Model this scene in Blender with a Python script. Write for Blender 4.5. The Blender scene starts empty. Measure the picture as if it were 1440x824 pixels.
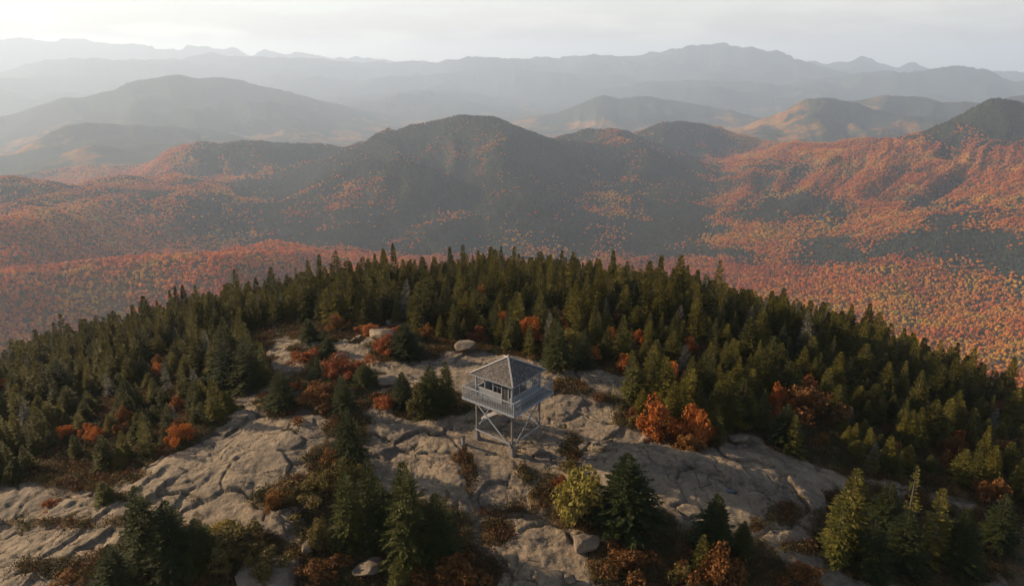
import bpy, bmesh, math, random
import numpy as np
from mathutils import Vector, Matrix

rnd = random.Random(7)
rng = np.random.default_rng(11)
S = bpy.context.scene
COL = S.collection
R = math.radians

# ------------------------------------------------------------------ camera
CAM_Z, PITCH, FPX = 34.5, R(18.0), 973.0          # photo is 1440x824, focal 973 px
cd = bpy.data.cameras.new('camera')
cd.sensor_width = 36.0
cd.lens = 36.0 * FPX / 1440.0
cd.clip_start, cd.clip_end = 0.5, 200000.0
cam = bpy.data.objects.new('camera', cd)
COL.objects.link(cam)
cam.location = (0, 0, CAM_Z)
cam.rotation_euler = (R(90) - PITCH, 0, 0)
S.camera = cam

# ------------------------------------------------------------------ light
SUN_EL, SUN_AZ = R(19.0), R(-68.0)                 # azimuth from +Y, negative = left of the view
sun_dir = Vector((math.sin(SUN_AZ) * math.cos(SUN_EL), math.cos(SUN_AZ) * math.cos(SUN_EL), math.sin(SUN_EL)))
sl = bpy.data.lights.new('sun', 'SUN')
sl.energy, sl.angle, sl.color = 5.0, R(0.8), (1.0, 0.78, 0.53)
sun = bpy.data.objects.new('sun', sl)
COL.objects.link(sun)
sun.rotation_euler = sun_dir.to_track_quat('Z', 'Y').to_euler()

W = bpy.data.worlds.new('World')
S.world = W
W.use_nodes = True
nt = W.node_tree
nt.nodes.clear()


def N(tree, typ, **kw):
    n = tree.nodes.new(typ)
    for k, v in kw.items():
        if k.startswith('_'):
            setattr(n, k[1:], v)
        else:
            n.inputs[k.replace('__', ' ')].default_value = v
    return n


sky = N(nt, 'ShaderNodeTexSky', _sky_type='NISHITA', _sun_disc=False, _sun_elevation=SUN_EL, _sun_rotation=SUN_AZ,
        _altitude=700.0, _air_density=1.0, _dust_density=1.2, _ozone_density=1.0)
tc = N(nt, 'ShaderNodeTexCoord')
mp = N(nt, 'ShaderNodeMapping')
mp.inputs['Scale'].default_value = (2.2, 2.2, 15.0)
nz = N(nt, 'ShaderNodeTexNoise', Scale=1.6, Detail=7.0, Roughness=0.58, Distortion=0.4)
rp = N(nt, 'ShaderNodeValToRGB')
rp.color_ramp.elements[0].position, rp.color_ramp.elements[0].color = 0.30, (0.40, 0.40, 0.40, 1)
rp.color_ramp.elements[1].position, rp.color_ramp.elements[1].color = 0.72, (0.88, 0.88, 0.88, 1)
# thin veil of high cloud over the clear sky
veil = N(nt, 'ShaderNodeMix', _data_type='RGBA')
veil.inputs['B'].default_value = (7.7, 7.15, 6.45, 1)
# small bank of low cumulus
mp2 = N(nt, 'ShaderNodeMapping')
mp2.inputs['Scale'].default_value = (5.0, 5.0, 26.0)
mp2.inputs['Location'].default_value = (1.3, 0.4, 0.35)
nz2 = N(nt, 'ShaderNodeTexNoise', Scale=1.5, Detail=8.0, Roughness=0.55, Distortion=0.2)
rp2 = N(nt, 'ShaderNodeValToRGB')
rp2.color_ramp.elements[0].position, rp2.color_ramp.elements[0].color = 0.38, (0, 0, 0, 1)
rp2.color_ramp.elements[1].position, rp2.color_ramp.elements[1].color = 0.52, (0.75, 0.75, 0.75, 1)
cum = N(nt, 'ShaderNodeMix', _data_type='RGBA')
cum.inputs['B'].default_value = (4.7, 4.15, 3.95, 1)
bg = N(nt, 'ShaderNodeBackground', Strength=0.072)
wo = N(nt, 'ShaderNodeOutputWorld')
L = nt.links.new
L(tc.outputs['Generated'], mp.inputs['Vector']); L(mp.outputs[0], nz.inputs['Vector']); L(nz.outputs['Fac'], rp.inputs[0])
sx = N(nt, 'ShaderNodeSeparateXYZ')
L(tc.outputs['Generated'], sx.inputs[0])
thin = N(nt, 'ShaderNodeMapRange')              # a thin layer looks denser towards the horizon, thinner overhead
thin.inputs['From Min'].default_value = 0.09
thin.inputs['From Max'].default_value = 0.36
thin.inputs['To Min'].default_value = 1.0
thin.inputs['To Max'].default_value = 0.10
L(sx.outputs['Z'], thin.inputs['Value'])
vm = N(nt, 'ShaderNodeMath', _operation='MULTIPLY')
L(rp.outputs[0], vm.inputs[0]); L(thin.outputs[0], vm.inputs[1])
L(vm.outputs[0], veil.inputs['Factor']); L(sky.outputs[0], veil.inputs['A'])
L(tc.outputs['Generated'], mp2.inputs['Vector']); L(mp2.outputs[0], nz2.inputs['Vector']); L(nz2.outputs['Fac'], rp2.inputs[0])
band = N(nt, 'ShaderNodeValToRGB')              # the low clouds share one level above the horizon
for q in (0.5, 0.6):
    band.color_ramp.elements.new(q)
for e_, (ps, c_) in zip(band.color_ramp.elements, ((0.0, 0.0), (0.022, 0.0), (0.038, 1.0), (0.085, 0.0))):
    e_.position, e_.color = ps, (c_, c_, c_, 1)
cm = N(nt, 'ShaderNodeMath', _operation='MULTIPLY')
L(sx.outputs['Z'], band.inputs[0]); L(band.outputs[0], cm.inputs[0]); L(rp2.outputs[0], cm.inputs[1])
L(cm.outputs[0], cum.inputs['Factor']); L(veil.outputs['Result'], cum.inputs['A'])
L(cum.outputs['Result'], bg.inputs[0]); L(bg.outputs[0], wo.inputs[0])

S.view_settings.view_transform = 'Standard'
S.view_settings.look = 'None'
S.view_settings.gamma = 1.0
S.view_settings.exposure = 1.0
S.render.engine = 'CYCLES'
S.cycles.use_denoising = True
S.cycles.max_bounces = 6
S.cycles.diffuse_bounces = 2
S.cycles.glossy_bounces = 1
S.cycles.transmission_bounces = 2
S.cycles.transparent_max_bounces = 4
S.cycles.volume_bounces = 3
S.cycles.sample_clamp_indirect = 4.0


# ------------------------------------------------------------------ noise
def _hash(ix, iy, seed):
    h = (ix.astype(np.int64) * 374761393 + iy.astype(np.int64) * 668265263 + seed * 974634777) & 0xFFFFFFFF
    h = ((h ^ (h >> 13)) * 1274126177) & 0xFFFFFFFF
    h = (h ^ (h >> 16)) & 0xFFFFFFFF
    return h / 4294967296.0


def perlin(x, y, seed=0):
    x = np.asarray(x, float); y = np.asarray(y, float)
    ix, iy = np.floor(x), np.floor(y)
    fx, fy = x - ix, y - iy
    u = fx * fx * fx * (fx * (fx * 6 - 15) + 10)
    v = fy * fy * fy * (fy * (fy * 6 - 15) + 10)

    def g(dx, dy):
        a = _hash(ix + dx, iy + dy, seed) * 2 * math.pi
        return np.cos(a) * (fx - dx) + np.sin(a) * (fy - dy)
    a = g(0, 0); b = g(1, 0); c = g(0, 1); d = g(1, 1)
    return 1.4 * ((a * (1 - u) + b * u) * (1 - v) + (c * (1 - u) + d * u) * v)


def fbm(x, y, seed=0, oct=4, gain=0.5):
    s, a, f = 0.0, 1.0, 1.0
    for k in range(oct):
        s = s + a * perlin(x * f, y * f, seed + k * 17)
        a *= gain; f *= 2.03
    return s


def ridged(x, y, seed=0, oct=4):
    s, a, f = 0.0, 1.0, 1.0
    for k in range(oct):
        s = s + a * (1 - 2 * np.abs(perlin(x * f, y * f, seed + k * 13)))
        a *= 0.5; f *= 2.07
    return s


def voronoi_edge(x, y, seed=0):
    ix, iy = np.floor(x), np.floor(y)
    f1 = np.full(np.shape(x), 9.0); f2 = f1.copy()
    cid = np.zeros(np.shape(x))
    for dx in (-1, 0, 1):
        for dy in (-1, 0, 1):
            cx, cy = ix + dx, iy + dy
            h1, h2 = _hash(cx, cy, seed), _hash(cx, cy, seed + 91)
            d = np.hypot(cx + h1 - x, cy + h2 - y)
            new = d < f1
            f2 = np.where(new, f1, np.minimum(f2, d))
            cid = np.where(new, h1, cid)
            f1 = np.where(new, d, f1)
    return f2 - f1, cid


def sstep(a, b, x):
    t = np.clip((x - a) / (b - a), 0, 1)
    return t * t * (3 - 2 * t)


# ------------------------------------------------------------------ photo pixel <-> world
CP, SP = math.cos(PITCH), math.sin(PITCH)


def ray(px, py):
    u, v = (px - 720) / FPX, (412 - py) / FPX
    return u, CP + v * SP, -SP + v * CP


def project(x, y, z):
    F = y * CP - (z - CAM_Z) * SP
    U = y * SP + (z - CAM_Z) * CP
    F = np.maximum(F, 0.1)
    return 720 + FPX * x / F, 412 - FPX * U / F


# ------------------------------------------------------------------ heights
def h_base(x, y):
    """the summit dome, smooth"""
    x = np.asarray(x, float); y = np.asarray(y, float)
    s2 = np.where(x < 0, 0.00195, 0.0029) * x * x + 0.0027 * np.maximum(0, y - 78) ** 2
    s = np.sqrt(s2 + 1e-9)
    s0 = math.sqrt(42.0)
    drop = np.where(s < s0, s2, 42.0 + 2 * s0 * (s - s0))
    drop = drop + 0.20 * 4 * np.log1p(np.exp(np.clip((54 - y) / 4, -30, 30)))
    z = 0.6 - drop
    z = z + 1.4 * np.exp(-(np.abs((x - 17.5) / 10.5) ** 4 + np.abs((y - 50.5) / 7.5) ** 4))
    z = z + 0.9 * np.exp(-(np.abs((x + 24) / 11) ** 4 + np.abs((y - 60) / 9) ** 4))
    z = z - 1.6 * np.exp(-(((x - 36) / 8) ** 2 + ((y - 50) / 9) ** 2))
    z = z - 0.5 * np.exp(-(((x - 3) / 9) ** 2 + ((y - 46.5) / 4.5) ** 2))
    return z


def hit(px, py, fn=None):
    fn = fn or h_base
    u, dy, dz = ray(px, py)
    t = np.arange(30, 420, 0.25)
    z = CAM_Z + dz * t
    h = fn(u * t, dy * t)
    k = np.argmax(z < h)
    if not (z < h).any():
        k = len(t) - 1
    tt = t[k]
    return float(u * tt), float(dy * tt)


# outline of the bare rock, in photo pixels (only used to decide where soil lies on the ground)
ROCK_POLY = np.array([(-40, 690), (60, 680), (130, 662), (200, 655), (265, 630), (300, 612), (325, 575), (332, 556), (300, 548),
                      (270, 545), (280, 532), (330, 545), (372, 548), (385, 530), (380, 500), (366, 475), (395, 462), (440, 472), (500, 484),
                      (520, 462), (548, 448), (566, 470), (560, 496), (610, 502), (645, 492), (700, 497), (770, 510), (830, 522), (880, 535), (908, 548),
                      (880, 560), (905, 588), (922, 612), (915, 628), (1000, 632), (1020, 610), (1050, 605), (1100, 632), (1150, 660),
                      (1200, 672), (1290, 684), (1370, 705), (1440, 735), (1500, 760), (1500, 900), (-40, 900)], float)
# soil and low growth inside the rock (px, py, rx, ry)
SOIL = [(300, 790, 120, 52), (215, 800, 75, 45), (385, 700, 22, 22), (430, 690, 45, 24), (470, 655, 38, 40), (490, 610, 28, 40),
        (480, 570, 35, 22), (400, 568, 36, 14), (440, 545, 40, 18), (470, 525, 40, 20), (510, 540, 34, 16), (540, 800, 130, 100), (480, 740, 60, 70),
        (600, 570, 62, 22), (545, 568, 28, 10), (630, 808, 66, 42), (700, 748, 26, 20), (765, 690, 14, 24), (735, 668, 14, 8), (806, 640, 7, 30),
        (845, 728, 70, 26), (905, 795, 80, 46), (1000, 800, 100, 50), (915, 745, 40, 28), (1103, 722, 26, 16), (1062, 738, 22, 5),
        (1215, 745, 70, 60), (1290, 765, 90, 62), (1350, 790, 60, 40), (1180, 770, 75, 12), (1240, 800, 70, 20), (1400, 740, 45, 30), (90, 800, 60, 14), (230, 775, 60, 12),
        (120, 672, 80, 14), (160, 700, 22, 6), (880, 583, 18, 14), (850, 560, 16, 8), (800, 545, 24, 10), (330, 470, 60, 20), (545, 495, 28, 12),
        (460, 470, 60, 10), (345, 540, 50, 12), (70, 735, 90, 4), (180, 735, 60, 4), (720, 716, 40, 5), (610, 730, 50, 18), (660, 660, 10, 30),
        (1440, 800, 30, 40), (1300, 690, 40, 6), (1080, 815, 50, 16), (440, 500, 26, 10), (590, 480, 60, 14)]


def soil_mask(x, y, z):
    px, py = project(x, y, z)
    wob = fbm(x / 3.0, y / 3.0, 5, 3)
    px = px + 14 * wob
    py = py + 7 * fbm(x / 2.2, y / 2.2, 9, 3)
    inside = np.zeros(np.shape(px), bool)
    P = ROCK_POLY
    j = len(P) - 1
    for i in range(len(P)):
        xi, yi, xj, yj = P[i, 0], P[i, 1], P[j, 0], P[j, 1]
        c = ((yi > py) != (yj > py)) & (px < (xj - xi) * (py - yi) / (yj - yi + 1e-9) + xi)
        inside ^= c
        j = i
    m = np.where(inside & (y > 25) & (y < 105), 0.0, 1.0)
    for (a, b, rx, ry) in SOIL:
        d = ((px - a) / rx) ** 2 + ((py - b) / ry) ** 2
        m = np.maximum(m, sstep(1.35, 0.75, d))
    return m


def rock_detail(x, y):
    """relief of the bare ledges: swells, sheeting steps, joints. Returns height offset and joint depth 0..1"""
    wx = x + 1.6 * fbm(x / 6, y / 6, 21, 3)
    wy = y + 1.6 * fbm(x / 6, y / 6, 22, 3)
    z = 0.50 * fbm(x / 12, y / 12, 31, 3) + 0.16 * fbm(x / 3.4, y / 3.4, 32, 4) + 0.06 * ridged(x / 1.3, y / 1.3, 33, 4)
    # sheeting steps
    left = sstep(-24, -33, x)
    ca, sa = math.cos(R(52)), math.sin(R(52))
    nx = x + 0.8 * fbm(x / 5, y / 5, 23, 4); ny = y + 0.8 * fbm(x / 5, y / 5, 24, 4)
    q = (nx * sa - ny * ca) / 2.3
    q2 = (ny - 0.25 * nx) / 2.6
    def saw(q):
        i = np.floor(q)
        f = q - i
        return np.where(f < 0.93, f / 0.93, (1 - f) / 0.07) * (0.35 + 0.9 * _hash(i, i * 0 + 3, 5))
    m1 = sstep(-0.35, 0.35, fbm(x / 8, y / 8, 41, 3))
    z = z + left * 0.36 * m1 * (saw(q) - 0.5) + (1 - left) * 0.18 * m1 * (saw(q2) - 0.5)
    # joints, two sizes; every block between them sits and tilts a little differently
    e1, c1 = voronoi_edge(wx / 5.4 + 3, wy / 4.0, 3)
    e2, c2 = voronoi_edge((wx + 0.6 * wy) / 2.4, (wy - 0.4 * wx) / 1.3, 8)
    g1 = np.clip(0.55 + 1.3 * perlin(x / 7, y / 7, 51), 0, 1)
    g2 = np.clip(0.25 + 1.6 * perlin(x / 5, y / 5, 52), 0, 1)
    k1 = np.exp(-(e1 * 5.0 / 0.20) ** 2) * g1
    k2 = np.exp(-(e2 * 1.9 / 0.13) ** 2) * g2
    z = z + (c1 - 0.5) * 0.46 + (c2 - 0.5) * 0.20 * g2 - 0.36 * k1 - 0.18 * k2
    return z, np.maximum(k1, 0.7 * k2)


TOWER_N = np.array(hit(720, 641))                  # foot of the near leg
TA = R(38.0)
TU = np.array((-math.cos(TA), math.sin(TA)))       # near leg -> left leg
TV = np.array((math.sin(TA), math.cos(TA)))        # near leg -> right leg
LEG = 4.27
TOWER_C = TOWER_N + (TU + TV) * LEG / 2


def h_ground(x, y, full=False):
    x = np.asarray(x, float); y = np.asarray(y, float)
    zb = h_base(x, y)
    s = soil_mask(x, y, zb)
    d, k = rock_detail(x, y)
    near = sstep(125, 95, np.hypot(x, y))
    d = d * (0.25 + 0.75 * near)
    rough = 0.35 * fbm(x / 5, y / 5, 61, 3) + 0.1 * fbm(x / 1.2, y / 1.2, 62, 2)
    z = zb + d * (1 - 0.75 * s) + (0.03 + rough * 0.6) * s
    # the lookout stands on a fairly even part of the ledge
    t = np.exp(-((x - TOWER_C[0]) ** 2 + (y - TOWER_C[1]) ** 2) / 22.0)
    z = z - 0.55 * t * d * (1 - s)
    if full:
        return z, s, k * (1 - s)
    return z


# mountains: crest lines as they stand round the summit: (photo px, py of crest), distance, front depth, back depth
RIDGES = [
    (1480, 560, 420, [(-160, 392), (0, 381), (100, 371), (200, 362), (330, 357), (420, 356), (540, 364), (640, 378)]),
    ([(-60, 1900), (0, 1950), (100, 2120), (200, 2450), (330, 2880), (430, 3150), (1200, 3150)], 1150, 1300, [(-60, 318), (0, 310), (100, 296), (150, 286), (200, 274), (240, 266), (290, 258), (330, 250), (380, 237), (430, 229), (480, 216), (520, 201), (560, 181),
                        (600, 168), (650, 164), (690, 169), (725, 182), (770, 191), (810, 199), (850, 205), (900, 212), (960, 226), (1020, 246), (1080, 275), (1120, 300)]),
    (2450, 520, 500, [(420, 300), (480, 270), (530, 240), (570, 226), (610, 233), (660, 262), (720, 300)]),
    (3600, 900, 900, [(740, 205), (790, 190), (830, 183), (870, 190), (930, 206), (990, 225)]),
    (4300, 1000, 1200, [(860, 205), (900, 190), (930, 181), (960, 176), (1010, 181), (1060, 191), (1110, 200), (1160, 215)]),
    (3350, 1900, 1200, [(960, 270), (1020, 232), (1080, 211), (1110, 205), (1200, 196), (1260, 189), (1310, 182), (1400, 180), (1500, 190), (1600, 205)]),
    (3500, 620, 900, [(1220, 215), (1280, 194), (1310, 180), (1340, 163), (1370, 149), (1390, 143), (1415, 146), (1440, 156), (1500, 178), (1560, 200)]),
    (6400, 1500, 1700, [(980, 200), (1020, 186), (1060, 172), (1100, 160), (1130, 147), (1160, 141), (1200, 150), (1240, 158), (1300, 166), (1400, 172)]),
    (7600, 1500, 1800, [(1120, 165), (1170, 147), (1240, 138), (1300, 140), (1380, 142), (1460, 132), (1560, 140)]),
    (8600, 1700, 1800, [(640, 190), (700, 176), (760, 161), (800, 150), (845, 136), (870, 141), (900, 137), (930, 140), (960, 145), (1000, 153), (1040, 161), (1090, 172)]),
    (8800, 2300, 2200, [(-80, 172), (0, 162), (60, 151), (100, 141), (150, 130), (205, 111), (260, 108), (300, 104), (340, 110), (390, 127), (440, 140), (500, 158), (560, 172), (620, 186)]),
    (6000, 1200, 1100, [(20, 215), (60, 192), (90, 180), (150, 174), (250, 178), (330, 190), (390, 205)]),
    (3600, 650, 800, [(170, 268), (210, 240), (235, 216), (290, 204), (345, 195), (390, 198), (430, 206), (480, 214), (540, 235)]),
    (2650, 420, 500, [(-120, 262), (0, 251), (30, 248), (60, 255), (110, 272), (150, 290)]),
    (12500, 2400, 1900, [(380, 160), (440, 142), (520, 130), (580, 126), (640, 130), (720, 140), (780, 152)]),
    (16500, 3800, 2600, [(-120, 118), (0, 106), (30, 96), (60, 85), (100, 82), (160, 86), (250, 80), (300, 77), (330, 84), (380, 82), (430, 85), (560, 89), (620, 88), (660, 84), (720, 85), (760, 79),
                         (790, 82), (830, 79), (890, 75), (950, 71), (985, 65), (1005, 62), (1040, 66), (1060, 71), (1090, 75), (1115, 82), (1150, 95), (1200, 106), (1260, 112)]),
    (14000, 2800, 2200, [(1080, 128), (1130, 114), (1180, 106), (1240, 102), (1300, 98), (1340, 98), (1380, 96), (1400, 102), (1425, 117), (1440, 115), (1480, 104), (1560, 100), (1640, 104)]),
    (20000, 2600, 2000, [(1090, 92), (1140, 89), (1180, 87), (1213, 81), (1235, 89), (1262, 96), (1288, 91), (1320, 97), (1380, 101), (1500, 103)]),
    (14500, 2600, 2000, [(-160, 150), (-60, 122), (0, 112), (50, 108), (110, 121), (200, 138)]),
    (11000, 1900, 1500, [(440, 152), (500, 143), (560, 134), (610, 140), (660, 147), (720, 156)]),
    (12500, 2200, 1600, [(860, 128), (920, 117), (980, 112), (1050, 117), (1120, 124), (1190, 134)]),
    (14500, 2300, 1800, [(540, 112), (620, 103), (700, 99), (780, 104), (860, 108)]),
    (21500, 3000, 2200, [(-200, 66), (-60, 60), (0, 58), (60, 56), (110, 58), (160, 64), (220, 66), (280, 66), (330, 70), (352, 77), (366, 72), (400, 74), (440, 78), (480, 82), (600, 88), (760, 92)]),
]
VALLEY = -462.0
_r = []
for (D, wf, wb, pts) in RIDGES:
    az, tn = [], []
    far = 0 if isinstance(D, (int, float)) else 1
    dp = ([0], [D]) if not far else ([q[0] for q in D], [q[1] for q in D])
    da = [math.atan2(*ray(q, 250)[:2]) for q in dp[0]]
    for (px, py) in pts:
        u, dy, dz = ray(px, py)
        az.append(math.atan2(u, dy)); tn.append(dz / math.hypot(u, dy))
    az, tn = np.array(az), np.array(tn)
    ga = np.linspace(az[0], az[-1], 500)
    gt = np.interp(ga, az, tn)
    sg = max(2.0, 0.0042 / (ga[1] - ga[0]))
    kr = np.exp(-0.5 * (np.arange(-int(3 * sg), int(3 * sg) + 1) / sg) ** 2); kr /= kr.sum()
    h_ = len(kr) // 2
    gs = np.convolve(np.concatenate([gt[0] + (gt[0] - gt[1:h_ + 1][::-1]), gt, gt[-1] + (gt[-1] - gt[-h_ - 1:-1][::-1])]), kr, 'valid')
    gs = gs + (0.0009 + 0.0009 * (dp[1][0] > 9000)) * fbm(ga * 55, ga * 0 + wf, 99, 5)
    _r.append((np.interp(ga, da, dp[1]), wf, wb, ga, gs))


def floor_z(r):
    return VALLEY - 170 * sstep(3300, 7500, r)


def h_land(x, y, seedless=False):
    """valley and mountains; returns height and height above the valley share"""
    r = np.hypot(x, y)
    az = np.arctan2(x, y)
    wx = x + 260 * fbm(x / 1500, y / 1500, 101, 3)
    wy = y + 260 * fbm(x / 1500, y / 1500, 102, 3)
    big = np.clip(r / 3500, 0.6, 3.0)
    base = floor_z(r) + 22 * fbm(x / 1300, y / 1300, 103, 3) * np.clip(r / 2500, 0.5, 1.6)
    tot = np.zeros(np.shape(r)); crest = np.zeros(np.shape(r))
    for i, (D, wf, wb, A, T) in enumerate(_r):
        m = 0.13
        a2 = np.concatenate(([A[0] - m], A, [A[-1] + m]))
        Dw = np.interp(az, A, D) + wf * 0.24 * perlin(az * 6 + i * 7.3, r * 0 + i, 111)
        tn = np.interp(az, A, T)
        env = sstep(A[0] - m, A[0], az) * sstep(A[-1] + m, A[-1], az)
        amp = np.maximum((CAM_Z + Dw * tn) - floor_z(Dw), 0) * env
        rr = r + 0.32 * wf * fbm(x / (wf * 0.75), y / (wf * 0.75), 120 + i, 3) * sstep(0.0, 0.35, np.abs(r - Dw) / wf)
        t = (rr - Dw) / np.where(rr < Dw, wf, wb)
        t = np.sqrt(t * t + 0.004) - 0.063
        f = np.clip(1 - t, 0, 1) ** 1.25
        tot = tot + (amp * f / 100) ** 8
        crest = np.maximum(crest, np.where(amp > 5, f, 0) ** 3 * (amp / (amp + 25)))
    tot = 100 * (tot + 1e-12) ** (1 / 8)
    # spurs and gullies, weaker on the crests so that skylines keep their shape
    sc = 520 * big
    spur = (ridged(wx / sc, wy / sc, 131, 4) - 0.85) * (1 - 0.85 * crest) * (0.25 + 0.75 * sstep(1800, 3000, r))
    tot_n = tot * (1 + (0.20 + 0.18 * sstep(5000, 9000, r)) * spur) + np.clip(tot, 0, 160) * 0.26 * spur * sstep(0.0, 60, tot) - 7.0 * crest * sstep(6000, 4000, r)
    return base + tot_n, tot


def h_all(x, y):
    zl, tot = h_land(x, y)
    zh = h_base(x, y)
    k = 14.0
    m = np.maximum(zl, zh)
    return m + k * np.log(np.exp((zl - m) / k) + np.exp((zh - m) / k)), tot


# ------------------------------------------------------------------ object helpers
def new_mesh(name, verts, faces, mats=(), smooth=False, parent=None, link=True):
    me = bpy.data.meshes.new(name)
    me.from_pydata(verts, [], faces)
    for m in mats:
        me.materials.append(m)
    if smooth:
        me.polygons.foreach_set('use_smooth', [True] * len(me.polygons))
    me.update()
    o = bpy.data.objects.new(name, me)
    if link:
        COL.objects.link(o)
    if parent:
        o.parent = parent
    return o


def np_mesh(name, V, F):
    """fast mesh from numpy verts and quad/tri index array"""
    me = bpy.data.meshes.new(name)
    V = np.ascontiguousarray(V, np.float32); F = np.ascontiguousarray(F, np.int32)
    n, k = F.shape
    me.vertices.add(len(V)); me.vertices.foreach_set('co', V.ravel())
    me.loops.add(n * k); me.loops.foreach_set('vertex_index', F.ravel())
    me.polygons.add(n)
    me.polygons.foreach_set('loop_start', np.arange(0, n * k, k, dtype=np.int32))
    me.polygons.foreach_set('loop_total', np.full(n, k, np.int32))
    me.update(calc_edges=True)
    return me


def smooth(me):
    me.polygons.foreach_set('use_smooth', np.ones(len(me.polygons), bool))


def attr(me, name, arr, typ='FLOAT', dom='POINT'):
    a = me.attributes.new(name, typ, dom)
    key = {'FLOAT': 'value', 'INT': 'value', 'FLOAT_VECTOR': 'vector', 'FLOAT_COLOR': 'color'}[typ]
    a.data.foreach_set(key, np.ascontiguousarray(arr, np.int32 if typ == 'INT' else np.float32).ravel())


def tag(o, label=None, cat=None, group=None, kind=None):
    if label: o['label'] = label
    if cat: o['category'] = cat
    if group: o['group'] = group
    if kind: o['kind'] = kind
    return o


def empty(name, loc, rz=0.0):
    o = bpy.data.objects.new(name, None)
    o.empty_display_size = 0.3
    o.location = loc
    o.rotation_euler = (0, 0, rz)
    COL.objects.link(o)
    return o


# ------------------------------------------------------------------ materials
def mat(name):
    m = bpy.data.materials.new(name)
    m.use_nodes = True
    t = m.node_tree
    t.nodes.clear()
    out = t.nodes.new('ShaderNodeOutputMaterial')
    p = t.nodes.new('ShaderNodeBsdfPrincipled')
    p.inputs['Roughness'].default_value = 0.85
    p.inputs['Specular IOR Level'].default_value = 0.2
    t.links.new(p.outputs[0], out.inputs[0])
    return m, t, p, out


def ramp(t, fac, stops, interp='LINEAR'):
    r = t.nodes.new('ShaderNodeValToRGB')
    r.color_ramp.interpolation = interp
    e = r.color_ramp.elements
    while len(e) < len(stops):
        e.new(0.5)
    for k, (p, c) in enumerate(stops):
        e[k].position = p
        e[k].color = (c[0], c[1], c[2], 1) if not np.isscalar(c) else (c, c, c, 1)
    if fac is not None:
        t.links.new(fac, r.inputs[0])
    return r.outputs[0]


def noise(t, vec, scale, detail=4.0, rough=0.55, dist=0.0):
    n = t.nodes.new('ShaderNodeTexNoise')
    n.inputs['Scale'].default_value = scale
    n.inputs['Detail'].default_value = detail
    n.inputs['Roughness'].default_value = rough
    n.inputs['Distortion'].default_value = dist
    if vec is not None:
        t.links.new(vec, n.inputs['Vector'])
    return n.outputs['Fac']


def mix(t, fac, a, b, typ='MIX'):
    n = t.nodes.new('ShaderNodeMix')
    n.data_type = 'RGBA'
    n.blend_type = typ
    for s, v in (('Factor', fac), ('A', a), ('B', b)):
        i = n.inputs[s]
        if hasattr(v, 'links'):
            t.links.new(v, i)
        elif np.isscalar(v):
            i.default_value = v if s == 'Factor' else (v, v, v, 1)
        else:
            i.default_value = (v[0], v[1], v[2], 1)
    return n.outputs['Result']


def math_n(t, op, a, b=None):
    n = t.nodes.new('ShaderNodeMath')
    n.operation = op
    for k, v in enumerate((a, b)):
        if v is None: continue
        if hasattr(v, 'links'): t.links.new(v, n.inputs[k])
        else: n.inputs[k].default_value = v
    return n.outputs[0]


def attribute(t, name, typ='GEOMETRY', out='Fac'):
    n = t.nodes.new('ShaderNodeAttribute')
    n.attribute_name = name
    n.attribute_type = typ
    return n.outputs[out]


def coord(t, which='Object', scale=None, rot=None):
    c = t.nodes.new('ShaderNodeTexCoord').outputs[which]
    if scale or rot:
        m = t.nodes.new('ShaderNodeMapping')
        if scale: m.inputs['Scale'].default_value = scale
        if rot: m.inputs['Rotation'].default_value = rot
        t.links.new(c, m.inputs['Vector'])
        return m.outputs[0]
    return c


def bump(t, p, height, strength=0.5, dist=0.1):
    b = t.nodes.new('ShaderNodeBump')
    b.inputs['Strength'].default_value = strength
    b.inputs['Distance'].default_value = dist
    t.links.new(height, b.inputs['Height'])
    t.links.new(b.outputs[0], p.inputs['Normal'])


def rock_colour(t, v):
    a = noise(t, v, 0.22, 6, 0.6, 0.3)
    base = ramp(t, a, [(0.30, (0.120, 0.097, 0.075)), (0.46, (0.220, 0.166, 0.112)), (0.60, (0.268, 0.200, 0.128)), (0.74, (0.165, 0.132, 0.102))])
    b = noise(t, v, 1.3, 8, 0.68, 0.6)
    base = mix(t, 0.8, base, ramp(t, b, [(0.28, 0.42), (0.5, 0.95), (0.72, 1.25)]), 'MULTIPLY')
    c = noise(t, v, 7.0, 6, 0.7)
    base = mix(t, 0.7, base, ramp(t, c, [(0.32, 0.62), (0.55, 1.02), (0.7, 1.2)]), 'MULTIPLY')
    lich = ramp(t, noise(t, v, 0.7, 8, 0.72, 0.8), [(0.60, 0.0), (0.66, 0.75)])
    base = mix(t, lich, base, (0.075, 0.070, 0.066))
    pale = ramp(t, noise(t, v, 1.9, 7, 0.7, 0.5), [(0.64, 0.0), (0.70, 0.6)])
    base = mix(t, pale, base, (0.36, 0.32, 0.27))
    rust = ramp(t, noise(t, v, 0.45, 6, 0.65, 0.4), [(0.58, 0.0), (0.70, 0.4)])
    base = mix(t, rust, base, (0.24, 0.15, 0.085))
    return base, b, c


# ground of the summit: bare ledges and thin soil
m_ground, t, p, _ = mat('summit_ledge_and_soil')
v = coord(t, 'Object')
rock, nb, nc = rock_colour(t, v)
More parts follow.
